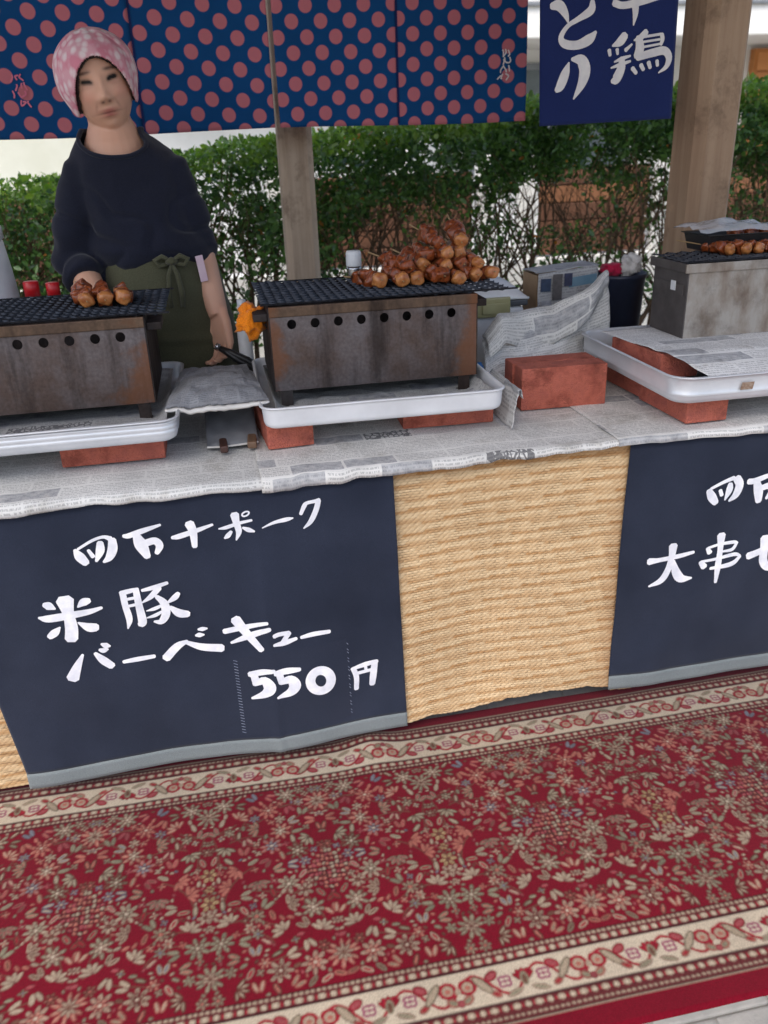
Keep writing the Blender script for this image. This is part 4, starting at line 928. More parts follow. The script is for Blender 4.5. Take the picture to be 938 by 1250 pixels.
def skewer(loc, yaw, pitch, roll, label, group, npc=5, front='potato', scale=1.0, seed=0):
    t_ = bpy.data.objects.new('skewer', None); COL.objects.link(t_); t_.empty_display_size = .02
    t_.location = loc; t_.rotation_euler = (pitch, roll, yaw); t_.scale = (scale,)*3; tag(t_, label, 'skewer', group)
    rd = random.Random(seed); s = bpy.data.objects.new('stick', STK); COL.objects.link(s); s.parent = t_
    for k in range(npc):
        pot = (k == 0 and front == 'potato') or (k == 3 and seed % 3 == 0)
        me = rd.choice(PO if pot else CH); o = bpy.data.objects.new('potato_piece' if pot else 'meat_piece', me); COL.objects.link(o); o.parent = t_
        o.location = (rd.uniform(-.0015,.0015), .006+.0225*k, rd.uniform(-.0015,.0015)); o.rotation_euler = (rd.uniform(-.15,.15), rd.uniform(0,6.28), rd.uniform(-.2,.2))
    return t_
MZ = .992+.0035+.0135
GS = 'skewers piled on the middle grill'
# bottom layer, left to right, then two layers stacked on it
def pile_row(xs_, y0, z0, row, names, pit, fronts, sd0, sc_=1.12):
    rd = random.Random(sd0)
    for k, x_ in enumerate(xs_):
        skewer((x_+rd.uniform(-.006,.006), y0+rd.uniform(-.018,.018), z0+rd.uniform(-.003,.005)), rd.uniform(-.05,.40), pit+rd.uniform(-.05,.07), rd.uniform(0,6), 'glazed pork skewer in the '+row+', '+names[k], GS, 5, fronts[k], sc_*rd.uniform(.95,1.1), sd0+k)
ORD = ['leftmost of its row', 'second from its left end', 'third from its left end', 'fourth from its left end', 'fifth from its left end', 'sixth from its left end', 'rightmost of its row']
pile_row([.372,.416,.460,.506,.552,.596,.640], .325, MZ+.004, 'bottom row', ['at the left end beside the flask']+ORD[1:6]+['at the right end of the pile'], .06, ['potato','potato','potato','meat','potato','potato','potato'], 100, 1.2)
pile_row([.440,.484,.528,.570,.612], .352, MZ+.024, 'second row', ORD[:4]+[ORD[6]], .06, ['meat','potato','potato','meat','potato'], 130)
pile_row([.490,.536,.582], .378, MZ+.046, 'topmost row', [ORD[0], 'middle one of its row', ORD[6]], .12, ['meat','potato','potato'], 170)
pile_row([.535,.578], .396, MZ+.066, 'little heap on top', ['left one', 'right one'], .16, ['meat','potato'], 190)
for k, x_ in enumerate((-.272, -.234, -.195)):
    skewer((x_, .322, MZ+.004), .22-.02*k, .06, k, 'glazed skewer on the left grill, '+['leftmost of three', 'middle of three', 'rightmost of three'][k], 'skewers on the left grill', 5, 'potato', 1.2, 40+k)
for k, (x_, y_) in enumerate(((1.225, .30), (1.262, .29), (1.30, .295), (1.34,.29), (1.38,.295))):
    skewer((x_, y_, 1.036), .25, .04, k, 'golden skewer on the box grill, '+['leftmost', 'second from left', 'third from left', 'fourth from left', 'rightmost'][k]+' of the row', 'skewers on the box grill', 4, 'potato', 1.0, 50+k*3)
# ---- folded newspaper bridging the left and middle trays
t_ = thing('newspaper', (-.02, .28, .80), 'grey folded newspaper with a white front edge between the two grills', 'newspaper')
def fz(u, v):
    e = min(u, 1-u); mid = sin(pi*min(1, max(0, u)))
    return .8175+.002*(1-mid)-.003*mid*(1-v)**2 + .015*max(0, min(1, v*3.0, (1-v)*2.2, e*5.5)) + .014*abs(nz2(u*3+v, v*3, 31))-.009*abs(nz2(u*6-v*2, v*5, 33))+.002*nz2(u*16, v*16, 32)
def fx(u, v): return (-.128+.030*v)*(1-u)+(.084-.030*v)*u
G().sheet(lambda u, v: (fx(u, v), .118+.33*v+.010*sin(pi*u), fz(u, v)), 22, 26, (.21,.33)).build('top_sheet', paper_mat('newsprint_g', (.32,.33,.35), 21), t_, smooth=False, solid=.0008)
MT['paper_white'] = pm('paper_white', lin(214,211,206), lin(198,195,190), 12, .85, 0, .3, 40)
G().sheet(lambda u, v: (fx(u, 0), .1175+.010*sin(pi*u)-.006*sin(pi*v), fz(u, 0)-.002-(.005+.007*sin(pi*u)**.5)*v), 40, 4).build('folded_edge', MT['paper_white'], t_, smooth=True, solid=.0008)
# grey folded sheet and two knives on the table below it
MT['grey_sheet'] = pm('grey_sheet', lin(92,94,100), lin(116,118,122), 10, .6, 0, .2, 40)
t_ = thing('plastic_sheet', (-.0, .24, .706), 'dark grey folded sheet tucked under the folded newspaper', 'sheet')
G().sheet(lambda u, v: (-.055+.11*u, .165+.14*v, .712+.055*v+.006*nz2(u*4,v*4,2)), 16, 12).build('fold', MT['grey_sheet'], t_, smooth=True, solid=.002)
G().tube([(-.055,.164,.7125),(-.02,.162,.711),(.02,.164,.712),(.055,.166,.7135)], .0022, 6).build('pale_edge', MT['paper_white'], t_)
MT['knife_wood'] = wood_mat('dark_knife_wood', lin(52,36,32), lin(84,52,42), 'Y', .6, 40)
def knife(label, x_, y_, L, w, rz, mat):
    t_ = thing('knife', (x_, y_, .7075), label, 'knife', 'knives lying between the trays', rz)
    G().box(-w/2, w/2, 0, L, 0, .016).build('handle', mat, t_, bevel=.004, local=True)
    G().add([(-w*.4,L+.0005,.007),(w*.4,L+.0005,.007),(w*.3,L+.10,.007),(0,L+.13,.007),(-w*.4,L+.0005,.0085),(w*.4,L+.0005,.0085),(w*.3,L+.10,.0085),(0,L+.13,.0085)], [(3,2,1,0),(4,5,6,7),(0,1,5,4),(1,2,6,5),(2,3,7,6),(3,0,4,7)]).build('blade', MT['chrome'], t_, local=True)
knife('dark handled knife on the table, its handle towards the viewer', -.019, .128, .085, .017, .03, MT['knife_wood'])
knife('short brown handled knife beside the middle tray', .040, .140, .060, .020, -.06, wood_mat('brown_knife_wood', lin(92,70,54), lin(120,92,70), 'Y', .6, 40))

# ---- orange cloth hung on the handle of the middle grill
def cloth_blob(name, label, cat, c, sx, sy, sz, mat, seed, amp=.35, sub=4):
    bm = bmesh.new(); bmesh.ops.create_icosphere(bm, subdivisions=sub, radius=1)
    for v in bm.verts:
        p = v.co.copy(); k = 1+amp*mnoise.noise(p*1.6+Vector((seed,0,0)))+amp*.9*abs(mnoise.noise(p*3.2+Vector((0,seed,0))))-amp*.3+amp*.3*mnoise.noise(p*7+Vector((0,0,seed)))
        v.co = Vector((p.x*sx, p.y*sy, p.z*sz))*k
    me = bpy.data.meshes.new(name); bm.to_mesh(me); bm.free(); me.polygons.foreach_set('use_smooth', [True]*len(me.polygons)); me.materials.append(mat)
    o = bpy.data.objects.new(name, me); COL.objects.link(o); o.location = c; return tag(o, label, cat)
cloth_blob('cloth', 'orange cloth hung on the side handle of the middle grill', 'cloth', (.068, .30, .950), .030, .030, .036, MT['orange'], 4.2, .5)
MT['blue_cloth'] = cloth_mat('blue_cloth', lin(24,84,150), lin(32,110,170), 500)
cloth_blob('cloth', 'blue crumpled cloth beside the right leg of the middle grill', 'cloth', (.625, .425, .748), .026, .04, .043, MT['blue_cloth'], 9.1, .4)
# paper flap at the right end of the middle tray
tag(G().sheet(lambda u, v: (.607+.026*v+.006*nz2(u*5,v*5,3)+(.018*max(0,v-.75)*4 if 0 else 0), .095+.20*u, .7085+.088*sin(min(1,v*1.25)*pi/2)-.05*max(0,v-.8)*2), 24, 20, (.2,.12)).build('newspaper', paper_mat('newsprint_h', (.66,.66,.65), 24), None, smooth=True, solid=.0008), 'small upright newspaper flap between the middle tray and the bricks', 'newspaper')

# ---- crumpled newspaper standing behind the bricks
t_ = thing('newspaper', (.85, .44, .706), 'large crumpled newspaper standing up behind the pair of bricks', 'newspaper')
def ztop(u): return float(np.interp(u, [0,.12,.3,.55,.78,1], [.845,.895,.888,.893,.925,.968]))
def fst(u, v):
    x_ = .648+.385*u-.018*(1-v)*(1-u)*0+.010*sin(v*3)*(.5-u); zt_ = ztop(u); z_ = .7085+(zt_-.7085)*v
    y_ = .408+.10*u+.050*v*v+.018*sin(u*9+v*4)*v+.012*nz2(u*4, v*4, 41)+.006*nz2(u*10,v*10,42)
    return (x_, y_, z_)
G().sheet(fst, 60, 40, (.42,.26)).build('standing_sheet', paper_mat('newsprint_i', (.74,.74,.72), 27), t_, smooth=True, solid=.0008)
def ffl(u, v):
    a = fst(u, 1); d = (.055+.05*sin(pi*u))*v
    return (a[0]-.02*v*(u-.3), a[1]-.004-.040*sin(min(1, v*1.2)*pi/2)-.012*nz2(u*5,v*3,44), a[2]+.004*sin(pi*v)-d*.9*v**.4+.003*nz2(u*9,v*6,45))
G().sheet(ffl, 60, 20, (.42,.1)).build('folded_flap', paper_mat('newsprint_j', (.72,.72,.69), 30), t_, smooth=True, solid=.0008)

# ---- things on the low table behind
t_ = thing('cool_box', (.68, .8, .646), 'white cool box with olive latches behind the middle grill', 'cool box')
G().box(.50, .835, .640, .98, .647, .875).build('tub', MT['white_plastic'], t_, bevel=.018, seg=4)
MT['grey_band'] = pm('dark_grey_plastic', lin(60,64,70), lin(70,74,80), 20, .45, 0, .05, 100)
G().box(.494, .841, .634, .986, .8765, .893).build('band', MT['grey_band'], t_, bevel=.004)
G().sheet(lambda u, v: (.492+.351*u, .632+.356*v, .9+.052*(1-abs(2*u-1)**5)*(1-abs(2*v-1)**5)-.004), 30, 30).build('lid', MT['white_plastic'], t_, smooth=True, solid=.006)
for x0 in (.675, .53): 
    la = G().box(x0, x0+.112, .622, .6335, .852, .905).build('latch', MT['olive_plastic'], t_, bevel=.005)
    G().box(x0+.03, x0+.105, .616, .6215, .862, .890).build('latch_pad', MT['olive_plastic'], la, bevel=.002)
t_ = thing('wrapped_box', (.96, .74, .646), 'box wrapped in printed newspaper with a blue band, beside the cool box', 'box')
g = G(); g.sheet(lambda u, v: (.880+.185*u+.004*nz2(u*4,v*4,1), .664+.008*nz2(u*3,v*3,2)+.05*u*.4, .647+.306*v+.012*u), 20, 24, (.18,.3)); g.build('front_wrap', paper_mat('newsprint_k', (.46,.46,.46), 33), t_, smooth=True, solid=.001)
G().box(.886, 1.053, .690, .80, .647, .945).build('carton', MT['ply'], t_)
G().sheet(lambda u, v: (.880+.19*u, .664+.02*u+.13*v, .956+.010*u-.004*v+.004*nz2(u*4,v*4,6)), 12, 10, (.18,.13)).build('top_wrap', paper_mat('newsprint_l', (.52,.52,.52), 36), t_, smooth=True, solid=.001)
MT['teal'] = pm('teal_print', lin(96,130,150), lin(112,142,158), 40, .8, 0, 0)
G().sheet(lambda u, v: (.973+.088*u, .660+.008*nz2(.5+.5*u,.9,2)+.02*(.5+.5*u), .905+.012*(.5+.5*u)+.026*v), 8, 3).build('blue_band', MT['teal'], t_, smooth=True)
for x0, z0, w_, h_, c_ in ((.868,.905,.03,.035,(56,72,98)), (.905,.880,.028,.07,(96,92,92)), (.94,.915,.024,.035,(60,64,90)), (.872,.845,.03,.035,(170,172,178)), (.92,.80,.06,.05,(160,160,160)), (.99,.85,.05,.04,(150,156,166))):
    G().sheet(lambda u, v: (x0+.018+w_*u, .6585+.02*((x0-.862)/.185), z0+h_*v), 2, 2).build('printed_picture', pm('print_%d' % int(x0*1000), lin(*c_), lin(*[q*.8 for q in c_]), 60, .8, 0, 0), t_)
t_ = thing('bucket', (1.155, .735, .646), 'dark navy bucket of rags beside the rusty box', 'bucket')
MT['navy_plastic'] = pm('navy_plastic', lin(34,40,58), lin(42,48,66), 20, .4, 0, .05, 100)
G().lathe([(.058,.0),(.062,.003),(.075,.27),(.080,.275),(.080,.285),(.073,.285),(.060,.02)], (1.155,.735,.647), 28).build('tub', MT['navy_plastic'], t_, smooth=True)
cloth_blob('cloth', 'pink red rag in the navy bucket', 'cloth', (1.125, .72, .945), .032, .035, .020, cloth_mat('red_rag', lin(170,24,60), lin(190,40,76), 500), 2.2)
cloth_blob('paper', 'white crumpled paper in the navy bucket', 'paper', (1.175, .71, .955), .030, .028, .032, MT['paper_white'], 5.5, .5)

# ---- thermos, bottles, jug
t_ = thing('flask', (.347, .555, .697), 'slim steel flask standing behind the middle grill', 'flask')
G().lathe([(.017,0),(.019,.003),(.019,.315),(.0185,.32)], (.347,.555,.699), 20).build('body', MT['chrome'], t_, smooth=True)
G().lathe([(.0192,.321),(.0195,.324),(.0195,.352),(.017,.358)], (.347,.555,.699), 20).build('cap', MT['white_plastic'], t_, smooth=True)
cr = thing('crate', (-.575, .7, 0), 'wooden crate behind the left grill carrying jug and bottles', 'crate')
for k in range(5): G().box(-.80, -.365, .612, .626, .02+.138*k, .14+.138*k).build('slat', MT['ply'], cr)
for x_ in (-.80, -.385):
    for y_ in (.627, .78): G().box(x_, x_+.02, y_, y_+.02, 0, .697).build('corner_post', MT['ply'], cr)
G().box(-.81, -.355, .60, .81, .6985, .712).build('top_board', MT['ply'], cr)
t_ = thing('water_jug', (-.578, .70, .7125), 'white water jug at the left edge of the frame', 'jug')
G().lathe([(.085,0),(.092,.006),(.094,.25),(.088,.33),(.080,.40),(.074,.402)], (-.578,.70,.713), 28).build('body', MT['white_plastic'], t_, smooth=True)
G().lathe([(.080,.4035),(.084,.406),(.083,.434),(.070,.442)], (-.578,.70,.713), 28).build('lid', MT['white_plastic'], t_, smooth=True)
def bottle(label, x_, y_, zb, h, r, cap, bodym, group):
    t_ = thing('bottle', (x_, y_, zb), label, 'bottle', group)
    G().lathe([(r*.9,0),(r,.004),(r,h*.70),(r*.55,h*.84),(r*.5,h*.88)], (x_,y_,zb+.001), 18).build('body', bodym, t_, smooth=True)
    G().lathe([(r*.62,h*.885),(r*.62,h),(r*.5,h*1.005)], (x_,y_,zb+.001), 16).build('cap', cap, t_, smooth=True)
bottle('red capped sauce bottle beside the white jug', -.443, .655, .712, .305, .030, MT['red_plastic'], MT['white_plastic'], 'red capped bottles')
bottle('red capped sauce bottle nearer the cook', -.392, .648, .712, .300, .026, MT['red_plastic'], MT['white_plastic'], 'red capped bottles')
bottle("white bottle behind the cook's forearm", .060, .572, .697, .255, .018, MT['white_plastic'], MT['white_plastic'], 'white bottles')

# ---- black tray with wrapped food on the box grill
t_ = thing('food_tray', (1.34, .40, 1.022), 'black plastic tray under clear wrap standing on the rusty box grill', 'tray')
def ringt(z_, o_): return [(1.195-o_, .352-o_, z_), (1.52+o_, .352-o_, z_), (1.52+o_, .47+o_, z_), (1.195-o_, .47+o_, z_)]
g = G(); vs = ringt(1.0245,-.008)+ringt(1.062,0)+ringt(1.064,.006)+ringt(1.066,.006)+ringt(1.064,-.002)+ringt(1.030,-.010)
g.add(vs, [(i*4+j, i*4+(j+1)%4, i*4+4+(j+1)%4, i*4+4+j) for i in range(5) for j in range(4)]+[(3,2,1,0),(20,21,22,23)]); g.build('tray', MT['black'], t_)
m, n, l, b = new_mat('cling_film'); b.inputs['Base Color'].default_value = (.75,.78,.82,1); b.inputs['Roughness'].default_value = .12; b.inputs['Alpha'].default_value = .5
tc = N(n, 'TexCoord'); nz_ = N(n, 'TexNoise', Scale=40.0, Detail=4.0); l.new(tc.outputs['Object'], nz_.inputs['Vector']); add_bump(n, l, b, nz_.outputs['Fac'], .8, .01)
G().sheet(lambda u, v: (1.165+.36*u, .345+.13*v, 1.074+.020*sin(pi*min(1,u*1.4+.1))*sin(pi*v)**.5+.010*nz2(u*7,v*6,51)), 40, 20).build('film', m, t_, smooth=True)
for k in range(5):
    o = bpy.data.objects.new('meat_piece', CH[k]); COL.objects.link(o); o.parent = t_; o.location = (1.30+.045*k-1.34, .405-.40+.01*(k%2), 1.058-1.022); o.scale = (1.3,1.6,1.2)

# ================================================================== THE COOK
def voxel(g, name, vox, it=6, disp=None):
    o = g.build('tmp_shell', None); r = o.modifiers.new('r', 'REMESH'); r.mode = 'VOXEL'; r.voxel_size = vox
    s = o.modifiers.new('s', 'SMOOTH'); s.iterations = it; s.factor = .5
    dg = bpy.context.evaluated_depsgraph_get(); dg.update(); me = bpy.data.meshes.new_from_object(o.evaluated_get(dg)); me.name = name
    bpy.data.objects.remove(o)
    co = np.empty(len(me.vertices)*3, dtype=np.float32); me.vertices.foreach_get('co', co); co = co.reshape(-1,3)
    if disp is not None:
        no = np.empty(len(me.vertices)*3, dtype=np.float32); me.vertices.foreach_get('normal', no); no = no.reshape(-1,3)
        co = co+no*np.array([disp(p) for p in co], dtype=np.float32)[:,None]; me.vertices.foreach_set('co', co.ravel()); me.update()
    me.polygons.foreach_set('use_smooth', [True]*len(me.polygons))
    return me, co
HC = Vector((-.214, .715, 1.453)); HR = Matrix.Rotation(radians(6),3,'Z') @ Matrix.Rotation(radians(-11),3,'Y') @ Matrix.Rotation(radians(2),3,'X')
def gs(x_, z_, cx, cz, sx, sz, a): return a*exp(-((x_-cx)/sx)**2-((z_-cz)/sz)**2)
def head_pt(th, ph, infl=0.0, feat=True):
    dx, dy, dz = sin(ph)*cos(th), sin(ph)*sin(th), cos(ph)
    low = max(0, -dz); w = 1-.20*low**2; dep = 1-.12*low**2
    p = Vector(((.0715+infl)*dx*w, (.094+infl)*dy*dep+(.006*low if dy < 0 else -.02*low), ((.100 if dz > 0 else .112)+infl)*dz))
    if feat and dy < 0:
        k = min(1, -dy*1.8); x_, z_ = p.x, p.z; q = 0
        q += gs(x_,z_,0,-.012,.009,.021,.010)+gs(x_,z_,0,-.034,.0125,.010,.016)
        for s in (-1,1):
            q += gs(x_,z_,s*.0125,-.037,.0065,.006,.006)+gs(x_,z_,s*.029,.003,.015,.010,-.0085)+gs(x_,z_,s*.031,.021,.018,.007,.0035)+gs(x_,z_,s*.040,-.028,.018,.016,.0045)+gs(x_,z_,s*.029,.002,.012,.005,.0035)
        q += gs(x_,z_,0,-.0595,.019,.0042,.0055)+gs(x_,z_,0,-.0705,.016,.0045,.006)+gs(x_,z_,0,-.065,.022,.0022,-.003)+gs(x_,z_,0,-.094,.018,.012,.006)+gs(x_,z_,0,-.08,.02,.005,-.003)
        p.y -= q*k
    return p
def head_mesh(g, infl=0, feat=True, nl=64, nt=80, T=True):
    vs = []
    for i in range(1, nl):
        for j in range(nt):
            p = head_pt(2*pi*j/nt, pi*i/nl, infl, feat); vs.append(HC+HR@p if T else p)
    fs = [((i)*nt+j, (i+1)*nt+j, (i+1)*nt+(j+1)%nt, i*nt+(j+1)%nt) for i in range(nl-2) for j in range(nt)]
    fs += [tuple(range(nt-1,-1,-1))[::-1], tuple((nl-2)*nt+j for j in range(nt-1,-1,-1))]
    g.add(vs, fs)
body = G(); head_mesh(body)
for s in (-1, 1):    # ears
    c_ = HC+HR@Vector((s*.073, .012, -.012)); body.loft([(c_.x, c_.y, c_.z-.03, .004, .006), (c_.x+s*.003, c_.y, c_.z-.02, .007, .013), (c_.x+s*.006, c_.y, c_.z+.005, .008, .017), (c_.x+s*.006, c_.y, c_.z+.022, .007, .014), (c_.x+s*.004, c_.y, c_.z+.03, .004, .006)], 12)
body.tube([(-.212,.742,1.415),(-.206,.745,1.372),(-.204,.746,1.350),(-.203,.746,1.325),(-.20,.746,1.28)], [.048,.051,.061,.073,.088], 24)
WX, WY = -.150, .755
body.loft([(WX-.005,WY,.86,.150,.105),(WX-.005,WY,.95,.145,.10),(WX-.01,WY,1.04,.120,.088),(WX-.02,WY-.004,1.12,.130,.092),(WX-.032,WY-.005,1.20,.140,.092),(WX-.036,WY-.005,1.26,.120,.072),(WX-.042,WY-.008,1.295,.085,.055)], 28)
for s in (-1,1):
    body.tube([(WX+s*.075,WY,.90),(WX+s*.082,WY,.70),(WX+s*.085,WY-.005,.48),(WX+s*.088,WY+.01,.28),(WX+s*.09,WY+.015,.08)], [.085,.078,.058,.055,.038], 16)
    body.loft([(WX+s*.092,WY-.045,.012,.040,.115),(WX+s*.092,WY-.045,.03,.042,.118),(WX+s*.092,WY-.03,.055,.038,.095),(WX+s*.09,WY+.01,.09,.034,.045)], 16)
# arms: viewer's left one reaches towards the left grill, viewer's right one hangs with tongs
LS, LE, LW = Vector((-.294,.735,1.257)), Vector((-.338,.722,1.055)), Vector((-.275,.590,.955))
RS, RE, RW = Vector((-.070,.735,1.257)), Vector((-.036,.735,1.075)), Vector((.002,.640,.905))
for S0, E0, W0 in ((LS,LE,LW),(RS,RE,RW)):
    body.tube([S0+Vector((0,0,.0)), S0.lerp(E0,.5), E0, E0.lerp(W0,.25), E0.lerp(W0,.6), W0], [.034,.042,.040,.039,.033,.025], 16)
def hand(g, W0, fwd, palm_n, side, curl):
    """palm, four fingers of unequal length bent at the knuckles, thumb leaving the side of the palm"""
    fwd = fwd.normalized(); palm_n = (palm_n-fwd*palm_n.dot(fwd)).normalized(); ac = fwd.cross(palm_n).normalized()*side
    P0 = W0-fwd*.015; P1 = W0+fwd*.075
    for k in range(5):
        o_ = ac*(-.028+.014*k); g.tube([P0+o_*.55, W0+fwd*.02+o_*.85, P1+o_], [.013,.0135,.0105], 10)
    for k, L in enumerate((.060,.070,.074,.066)):
        b0 = P1+ac*(-.029+.0195*k); d = fwd.copy(); pts = [b0-fwd*.012, b0]; 
        for seg, fr in enumerate((.42,.32,.26)):
            ang = curl*(seg+.7); dd = (fwd*cos(ang)+palm_n*sin(ang)); pts.append(pts[-1]+dd*L*fr)
        g.tube(pts, [.0085,.0080,.0074,.0068,.0056], 10)
    tb = W0+fwd*.018+ac*.026; tdir = (fwd*.75+ac*.55+palm_n*.35).normalized()
    g.tube([tb-tdir*.01, tb+tdir*.022, tb+tdir*.044+palm_n*.006, tb+tdir*.062+palm_n*.014], [.0125,.0110,.0095,.0072], 10)
hand(body, RW, Vector((.05,-.35,-.95)), Vector((-.75,-.55,.15)), 1, .55)
hand(body, LW, Vector((.25,-.75,-.6)), Vector((.6,.1,-.7)), -1, .45)
me, co = voxel(body, 'body', .0034, 2)
hl = (co-np.array(HC))@np.array(HR)      # head-local coordinates
skin = np.array(lin(214,166,140)); cl_ = np.tile(skin, (len(co),1)); X_, Y_, Z_ = hl[:,0], hl[:,1], hl[:,2]; front = (Y_ < -.04) & (np.abs(Z_) < .115) & (np.abs(X_) < .08)
def blend(mask, col, a=1.0):
    w = (mask*front*a)[:,None]; cl_[:] = cl_*(1-w)+np.array(col)*w
g2 = lambda cx, cz, sx, sz: np.exp(-((X_-cx)/sx)**2-((Z_-cz)/sz)**2)
for s in (-1,1):
    blend(g2(s*.040,-.028,.020,.016), lin(222,150,132), .45)
    blend(np.clip(1.6*np.exp(-((np.abs(X_-s*.029))/.0125)**4-((Z_-.0035-.002*s*(X_-s*.029)/.012+.10*(X_-s*.029)**2/.012)/.0050)**2),0,1), lin(18,12,11), 1.0)
    blend(np.clip(1.2*np.exp(-((np.abs(X_-s*.032))/.017)**4-((Z_-.0215)/.0034)**2),0,1), lin(62,42,34), .85)
    blend(g2(s*.0078,-.0430,.0038,.0026), lin(84,44,38), .9); blend(np.exp(-((X_-s*(.020+.35*np.clip(-.036-Z_,0,.03)))/.003)**2)*np.clip(1-np.abs(Z_+.050)/.014,0,1), lin(160,108,92), .5); blend(g2(s*.046,-.070,.012,.03), lin(196,142,122), .4); blend(g2(s*.031,-.008,.014,.004), lin(182,134,118), .4)  # shading under the eyes and along the smile lines painted into the skin
blend(g2(0,-.0648,.023,.0022), lin(84,40,38), 1.0); blend(np.clip(g2(0,-.060,.019,.0038)+g2(0,-.070,.016,.0045),0,1), lin(178,96,92), .8)
cl_ *= np.array([[1,1,1]])
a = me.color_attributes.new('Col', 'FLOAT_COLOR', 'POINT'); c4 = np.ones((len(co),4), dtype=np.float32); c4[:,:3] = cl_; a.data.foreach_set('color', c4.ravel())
MT['skin'] = vcol_mat('skin', .5, .12, 250, .001, .35, 0, .10)
nn2 = MT['skin'].node_tree.nodes['Principled BSDF']; nn2.inputs['Subsurface Weight'].default_value = .12; nn2.inputs['Subsurface Radius'].default_value = (.01,.004,.002); nn2.inputs['Subsurface Scale'].default_value = .5
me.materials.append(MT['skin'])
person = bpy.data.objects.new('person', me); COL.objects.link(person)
tag(person, 'person in navy sweater, pink patterned cap and olive apron, standing behind the left grill', 'person')

# sweater
sw = G()
sw.loft([(WX+.012,WY-.01,1.028,.110,.095),(WX+.010,WY-.012,1.040,.150,.118),(WX+.000,WY-.014,1.075,.160,.128),(WX-.014,WY-.012,1.14,.136,.120),(WX-.028,WY-.008,1.20,.138,.112),(WX-.032,WY-.006,1.262,.142,.100),(WX-.038,WY-.006,1.304,.122,.090),(WX-.046,WY-.007,1.328,.094,.081),(WX-.051,WY-.007,1.345,.073,.070),(WX-.053,WY-.006,1.360,.063,.063),(WX-.055,WY-.004,1.43,.058,.058)], 36)
def sleeve(S0, E0, W0, f, r):
    c_ = E0.lerp(W0, f); m0 = S0.lerp(E0,.5)
    sw.tube([S0+Vector((.060 if S0.x < -.2 else -.060,0,.020)), S0+Vector((.012 if S0.x < -.2 else -.012,0,.000)), m0, E0, c_, c_+(W0-E0)*.02], r, 20)
sleeve(LS, LE, LW, .42, [.036,.053,.055,.057,.055,.050]); sleeve(RS, RE, RW, .12, [.036,.052,.052,.053,.054,.050])
def wr(p):
    p = Vector(p.tolist()); s = .007*mnoise.noise(Vector((p.x*8+p.z*5, p.y*8, p.z*11)))+.0035*mnoise.noise(Vector((p.x*26, p.y*20, p.z*9)))
    s -= .010*max(0, .22-abs(mnoise.noise(Vector((p.x*7+p.z*9+3, p.y*6, p.z*8-p.x*7)))))/.22*min(1, max(0,(1.28-p.z)*8))
    return s+.003-.003*abs(mnoise.noise(Vector((p.x*12+p.z*10, p.y*10, p.z*16-p.x*8))))
me, co = voxel(sw, 'sweater', .0055, 9, wr)
# open the neck: remove the cap above the collar line
bm = bmesh.new(); bm.from_mesh(me)
nc = Vector((WX-.055, WY-.008, 1.31))
pn = Vector((0, -.75, 1)).normalized()
bmesh.ops.bisect_plane(bm, geom=bm.verts[:]+bm.edges[:]+bm.faces[:], plane_co=Vector((nc.x, nc.y-.06, 1.318)), plane_no=pn, clear_outer=True)
bmesh.ops.bisect_plane(bm, geom=bm.verts[:]+bm.edges[:]+bm.faces[:], plane_co=Vector((0,0,1.352)), plane_no=Vector((0,0,1)), clear_outer=True)
be = [e for e in bm.edges if len(e.link_faces) == 1]; bv = {v for e in be for v in e.verts}
cx_ = sum(v.co.x for v in bv)/len(bv); cy_ = sum(v.co.y for v in bv)/len(bv)
rim = [tuple(v.co) for v in sorted(bv, key=lambda v: math.atan2(v.co.y-cy_, v.co.x-cx_))]; rim = rim[::2]
bm.to_mesh(me); bm.free()
MT['sweater'] = cloth_mat('navy_knit', lin(26,29,42), lin(32,35,50), 420, .95, .4)
me.materials.append(MT['sweater']); o = bpy.data.objects.new('sweater', me); COL.objects.link(o); o.parent = person
md = o.modifiers.new('solid', 'SOLIDIFY'); md.thickness = .003; md.offset = -1
# collar ribbing: rim of the open neck
G().tube(rim+[rim[0]], .0055, 8, cap=False).build('collar', MT['sweater'], person, smooth=True)
# trousers and apron
tr_ = G()
for s in (-1,1): tr_.tube([(WX+s*.072,WY,.95),(WX+s*.080,WY,.72),(WX+s*.086,WY-.002,.48),(WX+s*.09,WY+.01,.28),(WX+s*.09,WY+.014,.10)], [.090,.088,.072,.066,.056], 18)
tr_.loft([(WX,WY,.84,.155,.110),(WX,WY,.94,.152,.108),(WX-.004,WY,1.05,.128,.096)], 28)
me, co = voxel(tr_, 'trousers', .008, 4); MT['trousers'] = cloth_mat('black_trousers', lin(20,20,23), lin(28,28,31), 500); me.materials.append(MT['trousers'])
o = bpy.data.objects.new('trousers', me); COL.objects.link(o); o.parent = person
MT['apron'] = cloth_mat('olive_apron', lin(76,76,58), lin(88,88,68), 500, .9, .35)
def fap(u, v):
    q = radians(196+148*u); z_ = 1.082-.335*v-.016*u*(1-v)*0; k = v
    rx, ry = .146+.032*k, .122+.020*k; cx_ = WX+.006+.030*k
    w = 1+.022*nz2(u*9, v*2, 61)*(.3+k)+.012*sin(u*26+v*2)*k
    fold = .006*exp(-((v-.62-.10*u)/.03)**2)
    q2 = radians(160+220*u)
    return (cx_+(rx+fold)*cos(q2)*w, WY-.004+(ry+fold)*sin(q2)*w, z_)
ap = G().sheet(fap, 110, 60).build('apron', MT['apron'], person, smooth=True, solid=.002)
G().sheet(lambda u, v: (lambda p, n_: (p[0]+n_[0]*.004, p[1]+n_[1]*.004, 1.088-.030*v))(fap(u,0), (cos(radians(160+220*u)), sin(radians(160+220*u)))), 80, 4).build('waistband', MT['apron'], ap, smooth=True, solid=.002)
bx_, by_ = -.098, WY-.135
